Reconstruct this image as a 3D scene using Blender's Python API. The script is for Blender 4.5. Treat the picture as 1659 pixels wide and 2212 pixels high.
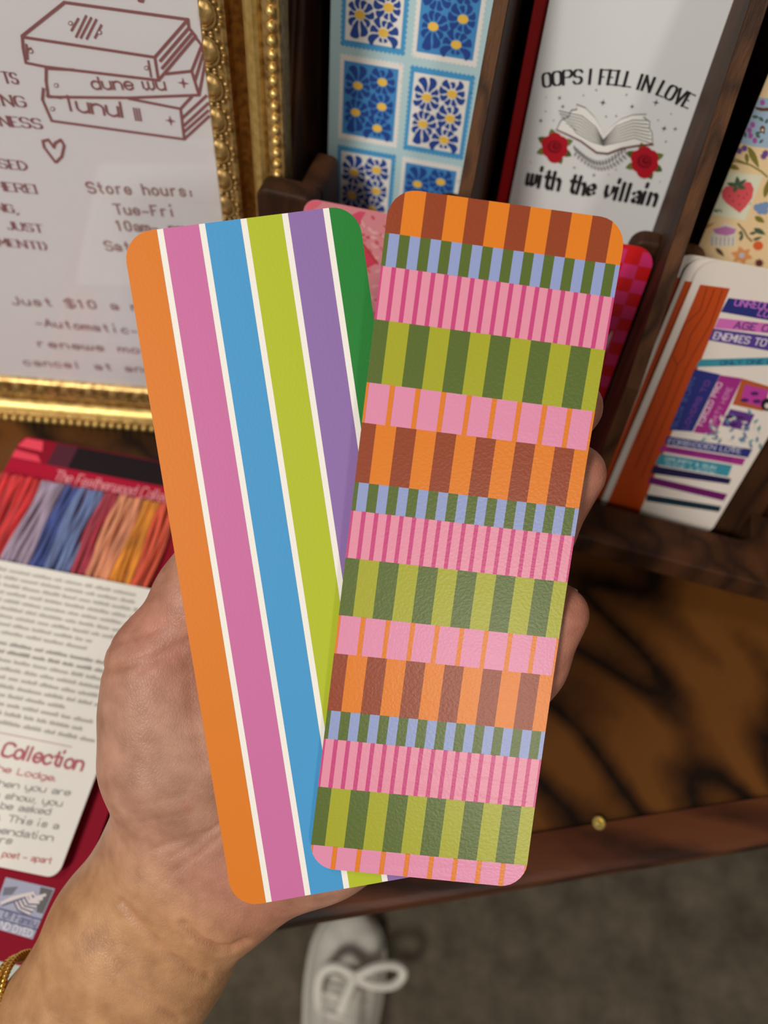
import bpy, bmesh, math, random
import numpy as np
from mathutils import Matrix, Vector

random.seed(7)
rng = np.random.RandomState(5)
scene = bpy.context.scene
for o in list(bpy.data.objects):
    bpy.data.objects.remove(o)

# ------------------------------------------------------------------ camera, world, lights, exposure
IW, IH, FPX = 1659.0, 2212.0, 1661.0
CX, CY = IW / 2, IH / 2
CAMH = 1.2
C = np.array([0.0, 0.0, CAMH])


def nrm(a):
    a = np.asarray(a, float)
    return a / np.linalg.norm(a)


def cray(u, v):
    return np.array([(u - CX) / FPX, (v - CY) / FPX, 1.0])


_down = nrm(cray(676, 2185))            # straight down, seen in the photograph
_up = -_down
_fw = nrm(np.array([0, 0, 1.0]) - _up * _up[2])
_rt = np.cross(_fw, _up)
if _rt[0] < 0:
    _rt = -_rt
CM = np.array([_rt, _fw, _up])          # camera ray -> world


def W(u, v):
    return CM @ cray(u, v)


def at(u, v, z):
    return C + z * W(u, v)


def on_plane(u, v, p0, n):
    w = W(u, v)
    return C + w * (np.dot(n, np.asarray(p0) - C) / np.dot(n, w))


ZU = np.array([0, 0, 1.0])


def on_level(u, v, z):
    return on_plane(u, v, (0, 0, z), ZU)


cam_data = bpy.data.cameras.new('camera')
cam = bpy.data.objects.new('camera', cam_data)
scene.collection.objects.link(cam)
scene.camera = cam
cam_data.sensor_fit = 'HORIZONTAL'
cam_data.sensor_width = 27.0
cam_data.lens = FPX / IW * 27.0
cam_data.clip_start = 0.01
cam_data.clip_end = 50
_r, _u, _b = CM[:, 0], -CM[:, 1], -CM[:, 2]
cam.matrix_world = Matrix(((_r[0], _u[0], _b[0], 0), (_r[1], _u[1], _b[1], 0), (_r[2], _u[2], _b[2], CAMH), (0, 0, 0, 1)))
cam_data.dof.use_dof = True
cam_data.dof.focus_distance = 0.176
cam_data.dof.aperture_fstop = 12.0

world = bpy.data.worlds.new('World')
scene.world = world
world.use_nodes = True
_bg = world.node_tree.nodes['Background']
_bg.inputs['Color'].default_value = (1.0, 0.92, 0.84, 1)
_bg.inputs['Strength'].default_value = 0.22


def area(name, loc, target, size, power, col):
    d = bpy.data.lights.new(name, 'AREA')
    d.shape = 'DISK'
    d.size = size
    d.energy = power
    d.color = col
    o = bpy.data.objects.new(name, d)
    scene.collection.objects.link(o)
    o.location = loc
    o.rotation_euler = (Vector(target) - Vector(loc)).to_track_quat('-Z', 'Y').to_euler()
    return o


area('ceiling_lamp', (-0.95, -1.25, 2.5), (0.0, 0.15, 1.0), 0.45, 40, (1.0, 0.945, 0.87))
area('ceiling_lamp_far', (1.0, -2.3, 2.62), (0.0, 0.15, 1.0), 0.36, 19, (1.0, 0.93, 0.84))
area('ceiling_lamp_overhead', (-0.7, 0.05, 2.6), (-0.1, 0.2, 1.0), 0.5, 8, (1.0, 0.93, 0.86))

scene.view_settings.view_transform = 'Standard'
scene.view_settings.look = 'None'
scene.view_settings.gamma = 1.0
scene.view_settings.use_curve_mapping = False
scene.view_settings.exposure = -0.36

# ------------------------------------------------------------------ helpers
COL = scene.collection


def lin(c):
    return tuple((x / 12.92 if x <= 0.04045 else ((x + 0.055) / 1.055) ** 2.4) for x in [v / 255.0 for v in c])


_mats = {}


def paint(rgb, rough=0.55, metal=0.0, spec=0.5, bump=0.0, bscale=900):
    key = (tuple(rgb), rough, metal, spec, bump, bscale)
    if key in _mats:
        return _mats[key]
    m = bpy.data.materials.new('paint_%02x%02x%02x' % tuple(int(v) for v in rgb))
    m.use_nodes = True
    nt = m.node_tree
    b = nt.nodes['Principled BSDF']
    b.inputs['Base Color'].default_value = (*lin(rgb), 1)
    b.inputs['Roughness'].default_value = rough
    b.inputs['Metallic'].default_value = metal
    b.inputs['Specular IOR Level'].default_value = spec
    if bump:
        tc = nt.nodes.new('ShaderNodeTexCoord')
        n = nt.nodes.new('ShaderNodeTexNoise')
        n.inputs['Scale'].default_value = bscale
        n.inputs['Detail'].default_value = 3
        bp = nt.nodes.new('ShaderNodeBump')
        bp.inputs['Strength'].default_value = bump
        bp.inputs['Distance'].default_value = 0.0006
        nt.links.new(tc.outputs['Object'], n.inputs['Vector'])
        nt.links.new(n.outputs['Fac'], bp.inputs['Height'])
        nt.links.new(bp.outputs['Normal'], b.inputs['Normal'])
    _mats[key] = m
    return m


def ramp(nt, stops):
    r = nt.nodes.new('ShaderNodeValToRGB')
    el = r.color_ramp.elements
    while len(el) < len(stops):
        el.new(0.5)
    for e, (p, c) in zip(el, stops):
        e.position = p
        e.color = (*lin(c), 1)
    return r


def wood(name, dark, mid, light, scale=(40, 6, 40), rough=0.45, bands=6.0, rot=0.0, nscale=1.0, bump=0.15):
    """stained wood: stretched noise cut into growth bands, with a fine fibre grain"""
    m = bpy.data.materials.new(name)
    m.use_nodes = True
    nt = m.node_tree
    L = nt.links.new
    b = nt.nodes['Principled BSDF']
    b.inputs['Roughness'].default_value = rough
    b.inputs['Specular IOR Level'].default_value = 0.22
    tc = nt.nodes.new('ShaderNodeTexCoord')
    mp = nt.nodes.new('ShaderNodeMapping')
    mp.inputs['Scale'].default_value = scale
    mp.inputs['Rotation'].default_value = (0, 0, rot)
    mr = nt.nodes.new('ShaderNodeMapping')
    mr.inputs['Rotation'].default_value = (0, 0, rot)
    L(tc.outputs['Object'], mr.inputs['Vector'])
    mp.inputs['Rotation'].default_value = (0, 0, 0)
    L(mr.outputs['Vector'], mp.inputs['Vector'])
    n = nt.nodes.new('ShaderNodeTexNoise')
    n.inputs['Scale'].default_value = nscale
    n.inputs['Detail'].default_value = 1.2
    n.inputs['Roughness'].default_value = 0.4
    L(mp.outputs['Vector'], n.inputs['Vector'])
    mu = nt.nodes.new('ShaderNodeMath')
    mu.operation = 'MULTIPLY'
    mu.inputs[1].default_value = bands
    L(n.outputs['Fac'], mu.inputs[0])
    pp = nt.nodes.new('ShaderNodeMath')
    pp.operation = 'PINGPONG'
    pp.inputs[1].default_value = 0.5
    L(mu.outputs[0], pp.inputs[0])
    m2 = nt.nodes.new('ShaderNodeMath')
    m2.operation = 'MULTIPLY'
    m2.inputs[1].default_value = 2.0
    L(pp.outputs[0], m2.inputs[0])
    f = nt.nodes.new('ShaderNodeTexNoise')
    mf = nt.nodes.new('ShaderNodeMapping')
    mf.inputs['Scale'].default_value = (scale[0] * 14, scale[1] * 4, scale[2] * 14)
    L(mr.outputs['Vector'], mf.inputs['Vector'])
    L(mf.outputs['Vector'], f.inputs['Vector'])
    f.inputs['Scale'].default_value = 1.0
    f.inputs['Detail'].default_value = 4
    mx = nt.nodes.new('ShaderNodeMath')
    mx.operation = 'MULTIPLY_ADD'
    L(f.outputs['Fac'], mx.inputs[0])
    mx.inputs[1].default_value = 0.5
    L(m2.outputs[0], mx.inputs[2])
    r = ramp(nt, [(0.28, dark), (0.55, mid), (1.0, light)])
    L(mx.outputs[0], r.inputs['Fac'])
    L(r.outputs['Color'], b.inputs['Base Color'])
    bp = nt.nodes.new('ShaderNodeBump')
    bp.inputs['Strength'].default_value = bump
    bp.inputs['Distance'].default_value = 0.0008
    L(f.outputs['Fac'], bp.inputs['Height'])
    L(bp.outputs['Normal'], b.inputs['Normal'])
    return m


def link(o, parent=None):
    COL.objects.link(o)
    if parent is not None:
        o.parent = parent
    return o


def tag(o, label, cat, group=None):
    o['label'] = label
    o['category'] = cat
    if group:
        o['group'] = group
    return o


def thing(name, label, cat, mat=None, group=None):
    o = bpy.data.objects.new(name, None)
    o.empty_display_size = 0.01
    if mat is not None:
        o.matrix_world = mat
    link(o)
    return tag(o, label, cat, group)


def frame_matrix(o, x, y, z):
    return Matrix(((x[0], y[0], z[0], o[0]), (x[1], y[1], z[1], o[1]), (x[2], y[2], z[2], o[2]), (0, 0, 0, 1)))


class MB:
    """collects vertices and faces for one mesh"""

    def __init__(s):
        s.v, s.f, s.m = [], [], []

    def add(s, vs, fs, mi=0):
        k = len(s.v)
        s.v += [tuple(float(c) for c in p) for p in vs]
        s.f += [tuple(i + k for i in f) for f in fs]
        s.m += [mi] * len(fs)
        return s

    def box(s, x0, x1, y0, y1, z0, z1, mi=0):
        vs = [(x, y, z) for z in (z0, z1) for y in (y0, y1) for x in (x0, x1)]
        return s.add(vs, [(0, 2, 3, 1), (4, 5, 7, 6), (0, 1, 5, 4), (2, 6, 7, 3), (0, 4, 6, 2), (1, 3, 7, 5)], mi)

    def prism(s, poly, fn, d0, d1, mi=0):
        """poly 2D (ccw), fn(a,b,d)->xyz"""
        n = len(poly)
        vs = [fn(a, b, d0) for a, b in poly] + [fn(a, b, d1) for a, b in poly]
        fs = [tuple(range(n - 1, -1, -1)), tuple(range(n, 2 * n))]
        fs += [(i, (i + 1) % n, n + (i + 1) % n, n + i) for i in range(n)]
        return s.add(vs, fs, mi)

    def tube(s, pts, rad, seg=8, mi=0, caps=True):
        pts = [np.asarray(p, float) for p in pts]
        if not hasattr(rad, '__len__'):
            rad = [rad] * len(pts)
        rings, prev = [], None
        for i, p in enumerate(pts):
            t = nrm(pts[min(i + 1, len(pts) - 1)] - pts[max(i - 1, 0)])
            if prev is None:
                a = np.array([0, 0, 1.0]) if abs(t[2]) < 0.9 else np.array([1.0, 0, 0])
                n = nrm(np.cross(t, a))
            else:
                n = nrm(prev - t * np.dot(prev, t))
            prev = n
            b = np.cross(t, n)
            rings.append([p + rad[i] * (math.cos(k * 2 * math.pi / seg) * n + math.sin(k * 2 * math.pi / seg) * b) for k in range(seg)])
        vs = [q for r in rings for q in r]
        fs = []
        for i in range(len(pts) - 1):
            for k in range(seg):
                k2 = (k + 1) % seg
                fs.append((i * seg + k, i * seg + k2, (i + 1) * seg + k2, (i + 1) * seg + k))
        if caps:
            fs.append(tuple(range(seg - 1, -1, -1)))
            fs.append(tuple((len(pts) - 1) * seg + k for k in range(seg)))
        return s.add(vs, fs, mi)

    def ball(s, c, r, seg=10, rings=6, sc=(1, 1, 1), mi=0):
        vs = [(c[0], c[1], c[2] + r * sc[2])]
        for i in range(1, rings):
            ph = math.pi * i / rings
            for k in range(seg):
                th = 2 * math.pi * k / seg
                vs.append((c[0] + r * sc[0] * math.sin(ph) * math.cos(th), c[1] + r * sc[1] * math.sin(ph) * math.sin(th), c[2] + r * sc[2] * math.cos(ph)))
        vs.append((c[0], c[1], c[2] - r * sc[2]))
        fs = [(0, 1 + k, 1 + (k + 1) % seg) for k in range(seg)]
        for i in range(rings - 2):
            for k in range(seg):
                a, b2 = 1 + i * seg + k, 1 + i * seg + (k + 1) % seg
                fs.append((a, a + seg, b2 + seg, b2))
        e = len(vs) - 1
        o = 1 + (rings - 2) * seg
        fs += [(e, o + (k + 1) % seg, o + k) for k in range(seg)]
        return s.add(vs, fs, mi)

    def mesh(s, name, mats, smooth=False, angle=None):
        me = bpy.data.meshes.new(name)
        me.from_pydata(s.v, [], s.f)
        if not isinstance(mats, (list, tuple)):
            mats = [mats]
        for m in mats:
            me.materials.append(m)
        if len(mats) > 1:
            me.polygons.foreach_set('material_index', s.m)
        me.update()
        if smooth:
            me.polygons.foreach_set('use_smooth', [True] * len(me.polygons))
            if angle is not None:
                try:
                    me.set_sharp_from_angle(angle=math.radians(angle))
                except Exception:
                    pass
        return me

    def part(s, name, mats, parent=None, smooth=False, angle=40, bevel=0.0, seg=2, label=None):
        o = bpy.data.objects.new(name, s.mesh(name, mats, smooth, angle))
        link(o, parent)
        if bevel:
            md = o.modifiers.new('bevel', 'BEVEL')
            md.width = bevel
            md.segments = seg
            md.limit_method = 'ANGLE'
            md.angle_limit = math.radians(35)
        if label:
            o['label'] = label
        return o


# ---- flat print: polygons lying on the face of a card
def rrect(w, h, r, n=7):
    """rounded rectangle, x centred, y from 0 to h, ccw"""
    pts = []
    for cx, cy, a0 in ((w / 2 - r, r, -90), (w / 2 - r, h - r, 0), (-w / 2 + r, h - r, 90), (-w / 2 + r, r, 180)):
        for k in range(n + 1):
            a = math.radians(a0 + 90.0 * k / n)
            pts.append((cx + r * math.cos(a), cy + r * math.sin(a)))
    return pts


def clip_half(poly, a, b, c):
    """keep a*x+b*y<=c"""
    out = []
    n = len(poly)
    for i in range(n):
        p, q = poly[i], poly[(i + 1) % n]
        dp, dq = a * p[0] + b * p[1] - c, a * q[0] + b * q[1] - c
        if dp <= 0:
            out.append(p)
        if (dp < 0 < dq) or (dq < 0 < dp):
            t = dp / (dp - dq)
            out.append((p[0] + t * (q[0] - p[0]), p[1] + t * (q[1] - p[1])))
    return out


def clip_convex(poly, conv):
    n = len(conv)
    for i in range(n):
        (x0, y0), (x1, y1) = conv[i], conv[(i + 1) % n]
        a, b = (y1 - y0), -(x1 - x0)
        if abs(a) + abs(b) < 1e-12:
            continue
        poly = clip_half(poly, a, b, a * x0 + b * y0)
        if len(poly) < 3:
            return []
    return poly


def sarea(p):
    return 0.5 * sum(p[i][0] * p[(i + 1) % len(p)][1] - p[(i + 1) % len(p)][0] * p[i][1] for i in range(len(p)))


GLYPH = {
    'A': '4:02 28 42|14 34', 'B': '4:02 08 28 37 36 25 05|25 34 33 22 02', 'C': '4:47 38 18 07 03 12 32 43',
    'D': '4:02 08 28 46 44 22 02', 'E': '3:32 02 08 38|05 25', 'F': '3:02 08 38|05 25', 'G': '4:47 38 18 07 03 12 32 43 45 25',
    'H': '4:02 08|42 48|05 45', 'I': '1:02 08', 'J': '3:38 33 22 12 03', 'K': '4:02 08|48 05 42', 'L': '3:08 02 32',
    'M': '4:02 08 24 48 42', 'N': '4:02 08 42 48', 'O': '4:18 07 03 12 32 43 47 38 18', 'P': '4:02 08 38 47 46 35 05',
    'Q': '4:18 07 03 12 32 43 47 38 18|33 41', 'R': '4:02 08 38 47 46 35 05|25 42', 'S': '4:47 38 18 07 06 15 35 44 43 32 12 03',
    'T': '4:08 48|28 22', 'U': '4:08 03 12 32 43 48', 'V': '4:08 22 48', 'W': '4:08 12 26 32 48', 'X': '4:08 42|48 02',
    'Y': '4:08 25 48|25 22', 'Z': '4:08 48 02 42',
    'a': '3:05 16 26 35 32|34 14 03 12 22 33', 'b': '3:08 02|05 16 26 35 33 22 12 03', 'c': '3:35 26 16 05 03 12 22 33',
    'd': '3:38 32|35 26 16 05 03 12 22 33', 'e': '3:04 34 35 26 16 05 03 12 22 33', 'f': '2:28 17 12|06 26',
    'g': '3:36 31 20 10|35 26 16 05 03 12 22 33', 'h': '3:08 02|05 16 26 35 32', 'i': '1:06 02|09 08', 'j': '2:16 11 00|19 18',
    'k': '3:08 02|36 04 32', 'l': '1:08 02', 'm': '4:06 02|05 16 25 22|25 36 45 42', 'n': '3:06 02|05 16 26 35 32',
    'o': '3:16 05 03 12 22 33 35 26 16', 'p': '3:06 00|05 16 26 35 33 22 12 03', 'q': '3:36 30|35 26 16 05 03 12 22 33',
    'r': '2:06 02|05 16 26', 's': '3:35 26 16 05 14 24 33 22 12 03', 't': '2:18 13 22|06 26', 'u': '3:06 03 12 22 33|36 32',
    'v': '3:06 04 12 34 36', 'w': '4:06 03 12 23 26|23 32 43 46', 'x': '3:06 32|36 02', 'y': '3:06 03 12 33|36 31 20 10', 'z': '3:06 36 02 32',
    '0': '3:18 07 03 12 22 33 37 28 18', '1': '2:07 18 12', '5': '3:38 08 05 25 34 33 22 02', '$': '4:47 38 18 07 06 15 35 44 43 32 12 03|29 21',
    '!': '1:08 04|03 02', ':': '1:05 04|03 02', ',': '1:12 01', '.': '1:03 02', '-': '3:04 34', '(': '2:28 16 14 22', ')': '2:08 16 14 02', "'": '1:08 06', '&': '3:32 07 18 26 03 12 34',
}


def chaikin(p):
    closed = p[0] == p[-1]
    for _ in range(2):
        q = [] if closed else [p[0]]
        for a, b in zip(p, p[1:]):
            if math.hypot(b[0] - a[0], b[1] - a[1]) > 2.6:      # keep long straight stems
                q += [(a[0] + (b[0] - a[0]) * .12, a[1] + (b[1] - a[1]) * .12), (a[0] + (b[0] - a[0]) * .88, a[1] + (b[1] - a[1]) * .88)]
            else:
                q += [(a[0] * .75 + b[0] * .25, a[1] * .75 + b[1] * .25), (a[0] * .25 + b[0] * .75, a[1] * .25 + b[1] * .75)]
        q.append(q[0] if closed else p[-1])
        p = q
    return p


class Print:
    """art printed on a face; polygons in metres, layered"""

    def __init__(s, pix=None):
        s.p = []
        s.pix = pix                       # photo pixel -> position on this face

    def poly(s, pts, rgb, layer=1, px=False):
        if px:
            pts = [s.pix(*q) for q in pts]
        if len(pts) < 3:
            return s
        if sarea(pts) < 0:
            pts = pts[::-1]
        s.p.append((pts, rgb, layer))
        return s

    def rect(s, x0, y0, x1, y1, rgb, layer=1):
        return s.poly([(x0, y0), (x1, y0), (x1, y1), (x0, y1)], rgb, layer)

    def ell(s, c, rx, ry, rgb, layer=1, n=16, px=False, rot=0.0):
        ca, sa = math.cos(rot), math.sin(rot)
        return s.poly([(c[0] + rx * math.cos(a) * ca - ry * math.sin(a) * sa, c[1] + rx * math.cos(a) * sa + ry * math.sin(a) * ca)
                       for a in [2 * math.pi * k / n for k in range(n)]], rgb, layer, px)

    def seg(s, p, q, w0, w1, rgb, layer=1):
        d = (q[0] - p[0], q[1] - p[1])
        l = math.hypot(*d)
        if l < 1e-9:
            return s
        t = (d[0] / l, d[1] / l)
        n = (-t[1], t[0])
        e = 0.35
        a = (p[0] - t[0] * w0 * e, p[1] - t[1] * w0 * e)
        b = (q[0] + t[0] * w1 * e, q[1] + t[1] * w1 * e)
        return s.poly([(a[0] - n[0] * w0 / 2, a[1] - n[1] * w0 / 2), (b[0] - n[0] * w1 / 2, b[1] - n[1] * w1 / 2),
                       (b[0] + n[0] * w1 / 2, b[1] + n[1] * w1 / 2), (a[0] + n[0] * w0 / 2, a[1] + n[1] * w0 / 2)], rgb, layer)

    def line(s, pts, w, rgb, layer=1, px=False, taper=False):
        if px:
            pts = [s.pix(*q) for q in pts]
        n = len(pts) - 1
        for i in range(n):
            wa = w * (1 - i / n) + 0.15 * w if taper else w
            wb = w * (1 - (i + 1) / n) + 0.15 * w if taper else w
            s.seg(pts[i], pts[i + 1], wa, wb, rgb, layer)
        return s

    def star(s, c, r, rgb, layer=2):
        pts = []
        for k in range(8):
            a = math.pi * k / 4
            q = r if k % 2 == 0 else r * 0.28
            pts.append((c[0] + q * math.cos(a), c[1] + q * math.sin(a)))
        return s.poly(pts, rgb, layer)

    def leaf(s, p, q, wid, rgb, layer=2, px=False, bend=0.0):
        if px:
            p, q = s.pix(*p), s.pix(*q)
        d = (q[0] - p[0], q[1] - p[1])
        l = math.hypot(*d) + 1e-9
        n = (-d[1] / l, d[0] / l)
        ts = [0, .15, .35, .55, .75, .9, 1]
        up = [(p[0] + d[0] * t + n[0] * (wid * math.sin(math.pi * t ** .8) + bend * l * math.sin(math.pi * t)), p[1] + d[1] * t + n[1] * (wid * math.sin(math.pi * t ** .8) + bend * l * math.sin(math.pi * t))) for t in ts]
        dn = [(p[0] + d[0] * t - n[0] * (wid * math.sin(math.pi * t ** .8) - bend * l * math.sin(math.pi * t)), p[1] + d[1] * t - n[1] * (wid * math.sin(math.pi * t ** .8) - bend * l * math.sin(math.pi * t))) for t in ts[1:-1]]
        return s.poly(up + dn[::-1], rgb, layer)

    def text(s, txt, path, height, rgb, style='mono', weight=0.14, layer=3, gap=1.6, px=False, mono=False):
        """text fitted to the whole length of a baseline path; height = cap height"""
        if px:
            path = [s.pix(*q) for q in path]
        k = height / 6.0
        lens = [0]
        for a, b in zip(path, path[1:]):
            lens.append(lens[-1] + math.hypot(b[0] - a[0], b[1] - a[1]))
        adv = []
        for ch in txt:
            g = GLYPH.get(ch)
            w = 1.8 if g is None else int(g[0])
            adv.append(4 + gap if mono else w + gap)
        tot = sum(adv) - gap
        sx = lens[-1] / tot

        def pos(x, y):
            d = x * sx
            i = 0
            while i < len(path) - 2 and d > lens[i + 1]:
                i += 1
            t = (d - lens[i]) / max(1e-9, lens[i + 1] - lens[i])
            a, b = path[i], path[i + 1]
            l = max(1e-9, math.hypot(b[0] - a[0], b[1] - a[1]))
            n = (-(b[1] - a[1]) / l, (b[0] - a[0]) / l)
            return (a[0] + (b[0] - a[0]) * t + n[0] * y * k, a[1] + (b[1] - a[1]) * t + n[1] * y * k)
        x = 0.0
        wd = weight * height
        soft = set('BCDGJOPQRSUabcdefghmnopqrstuy03568&')
        for ch, ad in zip(txt, adv):
            g = GLYPH.get(ch)
            if g:
                off = (4 - int(g[0])) / 2 if mono else 0
                for st in g[2:].split('|'):
                    raw = [(int(c[0]) + off, int(c[1]) - 2) for c in st.split()]
                    if style != 'nib' and ch in soft and len(raw) > 3:
                        raw = chaikin(raw)
                    pts = [pos(x + a, b) for a, b in raw]
                    if style == 'nib':
                        nb = (math.cos(math.radians(38)) * wd, math.sin(math.radians(38)) * wd)
                        for p, q in zip(pts, pts[1:]):
                            s.poly([(p[0] - nb[0], p[1] - nb[1]), (q[0] - nb[0], q[1] - nb[1]), (q[0] + nb[0], q[1] + nb[1]), (p[0] + nb[0], p[1] + nb[1])], rgb, layer)
                        for p in (pts[0], pts[-1]):
                            s.poly([(p[0] - nb[0] * 1.25, p[1]), (p[0], p[1] - nb[0] * 1.25), (p[0] + nb[0] * 1.25, p[1]), (p[0], p[1] + nb[0] * 1.25)], rgb, layer)
                    else:
                        for (ra, rb), (p, q) in zip(zip(raw, raw[1:]), zip(pts, pts[1:])):
                            wv = wd
                            if style == 'serif':
                                dx, dy = abs(rb[0] - ra[0]), abs(rb[1] - ra[1])
                                wv = wd * (0.35 + 0.65 * dy / math.hypot(dx, dy))
                            s.seg(p, q, wv, wv, rgb, layer)
                        if style == 'serif':
                            for a, b in (raw[0], raw[-1]):
                                if b in (0, 6):
                                    s.seg(pos(x + a - .55, b), pos(x + a + .55, b), wd * .4, wd * .4, rgb, layer)
            x += ad
        return s

    def build(s, name, parent, zf, clip=None, warp=None, band=None, rough=0.5, spec=0.5, bump=0.0, step=5e-5):
        cols, vs = {}, MB()
        mats = []
        for num, (pts, rgb, layer) in enumerate(s.p):
            lift = (num % 30) * 1.5e-6 if layer else 0.0
            if clip is not None:
                if isinstance(clip, tuple):
                    pass
                pts = clip_convex(pts, clip)
                if len(pts) < 3:
                    continue
            key = tuple(rgb)
            if key not in cols:
                cols[key] = len(mats)
                mats.append(paint(key, rough, 0, spec, bump, 1500))
            pieces = [pts]
            if band:
                pieces = []
                y0, y1 = min(p[1] for p in pts), max(p[1] for p in pts)
                k = math.floor(y0 / band)
                while k * band < y1:
                    q = clip_half(clip_half(pts, 0, 1, (k + 1) * band), 0, -1, -k * band)
                    if len(q) >= 3 and abs(sarea(q)) > 1e-10:
                        pieces.append(q)
                    k += 1
            for q in pieces:
                vs.add([(a, b, zf + layer * step + lift + (warp(a, b) if warp else 0)) for a, b in q], [tuple(range(len(q)))], cols[key])
        o = bpy.data.objects.new(name, vs.mesh(name, mats))
        return link(o, parent)


def card(name, label, M, w, h, r, body_rgb, pr, thick=0.0004, group=None, cat='bookmark', warp=None, band=None, rough=0.5, spec=0.5, bump=0.0, edge_rgb=None):
    """a card lying in its own x (width) y (height) plane, face towards +z"""
    t = thing(name, label, cat, M, group)
    out = rrect(w, h, r)
    wf = warp or (lambda a, b: 0.0)
    mb = MB()
    bands = [None]
    if band:
        bands = list(range(int(math.ceil(h / band))))
    for k in bands:
        q = out if k is None else clip_half(clip_half(out, 0, 1, (k + 1) * band), 0, -1, -k * band)
        if len(q) < 3:
            continue
        mb.add([(a, b, wf(a, b)) for a, b in q], [tuple(range(len(q)))], 0)
        mb.add([(a, b, wf(a, b) - thick) for a, b in q], [tuple(range(len(q) - 1, -1, -1))], 0)
    dense = []
    for i in range(len(out)):
        p, q = out[i], out[(i + 1) % len(out)]
        m = max(1, int(math.hypot(q[0] - p[0], q[1] - p[1]) / (band or 1)))
        for j in range(m):
            dense.append((p[0] + (q[0] - p[0]) * j / m, p[1] + (q[1] - p[1]) * j / m))
    n = len(dense)
    mb.add([(a, b, wf(a, b)) for a, b in dense] + [(a, b, wf(a, b) - thick) for a, b in dense],
           [((i + 1) % n, i, n + i, n + (i + 1) % n) for i in range(n)], 1)
    mb.part('card_body', [paint(body_rgb, rough, 0, spec), paint(edge_rgb or body_rgb, 0.7)], t)
    if pr is not None:
        pr.build('printed_artwork', t, 0.00004, clip=out, warp=warp, band=band, rough=rough, spec=spec, bump=bump)
    return t


def pnp(c, w):
    """pose of a flat rectangle from its four corners in the photograph and its real width"""
    A = []
    for (x, y), (u, v) in zip([(0, 0), (1, 0), (1, 1), (0, 1)], c):
        U, V = (u - CX) / FPX, (v - CY) / FPX
        A += [[x, y, 1, 0, 0, 0, -U * x, -U * y, -U], [0, 0, 0, x, y, 1, -V * x, -V * y, -V]]
    Hh = np.linalg.svd(np.array(A, float))[2][-1].reshape(3, 3)
    Hh = Hh / Hh[2, 2]
    Hh = Hh * w / np.linalg.norm(Hh[:, 0])
    a, b, t = Hh[:, 0], Hh[:, 1], Hh[:, 2]
    ht = np.linalg.norm(b)
    x, y = nrm(a), -nrm(b)
    z = nrm(np.cross(x, y))
    y = np.cross(z, x)
    o = t + b + a / 2
    return frame_matrix(C + CM @ o, CM @ x, CM @ y, CM @ z), ht, (o, x, y, z)


# ------------------------------------------------------------------ setting
TZ = 0.905                                             # height of the table top
WOOD_PLY = wood('plywood_stained', (27, 15, 8), (66, 38, 15), (102, 62, 25), scale=(7, 19, 20), rough=0.42, bands=5.0, rot=math.radians(38), nscale=1.0, bump=0.1)
WOOD_RACK = wood('walnut_stain', (44, 25, 13), (62, 36, 19), (80, 48, 26), scale=(60, 60, 9), rough=0.62, bands=2.0)
WOOD_EDGE = wood('raw_edge_stain', (52, 31, 16), (68, 41, 21), (88, 55, 30), scale=(90, 90, 12), rough=0.6, bands=4.0, bump=0.5)
WOOD_LIP = wood('dark_moulding', (40, 20, 11), (66, 34, 19), (88, 48, 27), scale=(6, 60, 60), rough=0.4, bands=3.0)


def carpet():
    m = bpy.data.materials.new('carpet_grey_brown')
    m.use_nodes = True
    nt = m.node_tree
    L = nt.links.new
    b = nt.nodes['Principled BSDF']
    b.inputs['Roughness'].default_value = 0.95
    b.inputs['Specular IOR Level'].default_value = 0.1
    tc = nt.nodes.new('ShaderNodeTexCoord')
    a = nt.nodes.new('ShaderNodeTexNoise')
    a.inputs['Scale'].default_value = 16
    a.inputs['Detail'].default_value = 6
    a.inputs['Roughness'].default_value = 0.7
    L(tc.outputs['Object'], a.inputs['Vector'])
    r = ramp(nt, [(0.3, (84, 76, 64)), (0.7, (132, 121, 104))])
    L(a.outputs['Fac'], r.inputs['Fac'])
    L(r.outputs['Color'], b.inputs['Base Color'])
    f = nt.nodes.new('ShaderNodeTexNoise')
    f.inputs['Scale'].default_value = 500
    L(tc.outputs['Object'], f.inputs['Vector'])
    bp = nt.nodes.new('ShaderNodeBump')
    bp.inputs['Strength'].default_value = 0.8
    bp.inputs['Distance'].default_value = 0.004
    L(f.outputs['Fac'], bp.inputs['Height'])
    L(bp.outputs['Normal'], b.inputs['Normal'])
    return m


def structure(o):
    o['kind'] = 'structure'
    return o


structure(MB().box(-2.5, 2.5, -2.0, 0.62, -0.03, 0.0).part('floor', carpet()))
structure(MB().box(-2.5, 2.5, 0.60, 0.66, -0.03, 2.7).part('wall_back', WOOD_RACK))

# ------------------------------------------------------------------ display table: top, front moulding, tack, legs
lipA = on_level(1659, 1722, TZ)
lipB = on_level(1150, 1802, TZ)
ld = nrm((lipA - lipB) * np.array([1, 1, 0]))          # direction of the front edge
ln = np.array([ld[1], -ld[0], 0])                      # out, towards the shopper
tb_o = np.array([lipB[0], lipB[1], 0.0])
table = thing('display_table', 'dark stained display table with swirling plywood top and front moulding', 'table', Matrix.Translation((tb_o[0], tb_o[1], 0)))
S0, S1 = -0.62, 0.98
pA, pB = tb_o + ld * S0, tb_o + ld * S1
poly = [(pA[0] - tb_o[0], pA[1] - tb_o[1]), (pB[0] - tb_o[0], pB[1] - tb_o[1]), (pB[0] - tb_o[0], 0.50 - tb_o[1]), (pA[0] - tb_o[0], 0.50 - tb_o[1])]
MB().prism(poly, lambda a, b, d: (a, b, d), TZ - 0.018, TZ).part('plywood_top', WOOD_PLY, table)
mo = MB()
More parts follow.
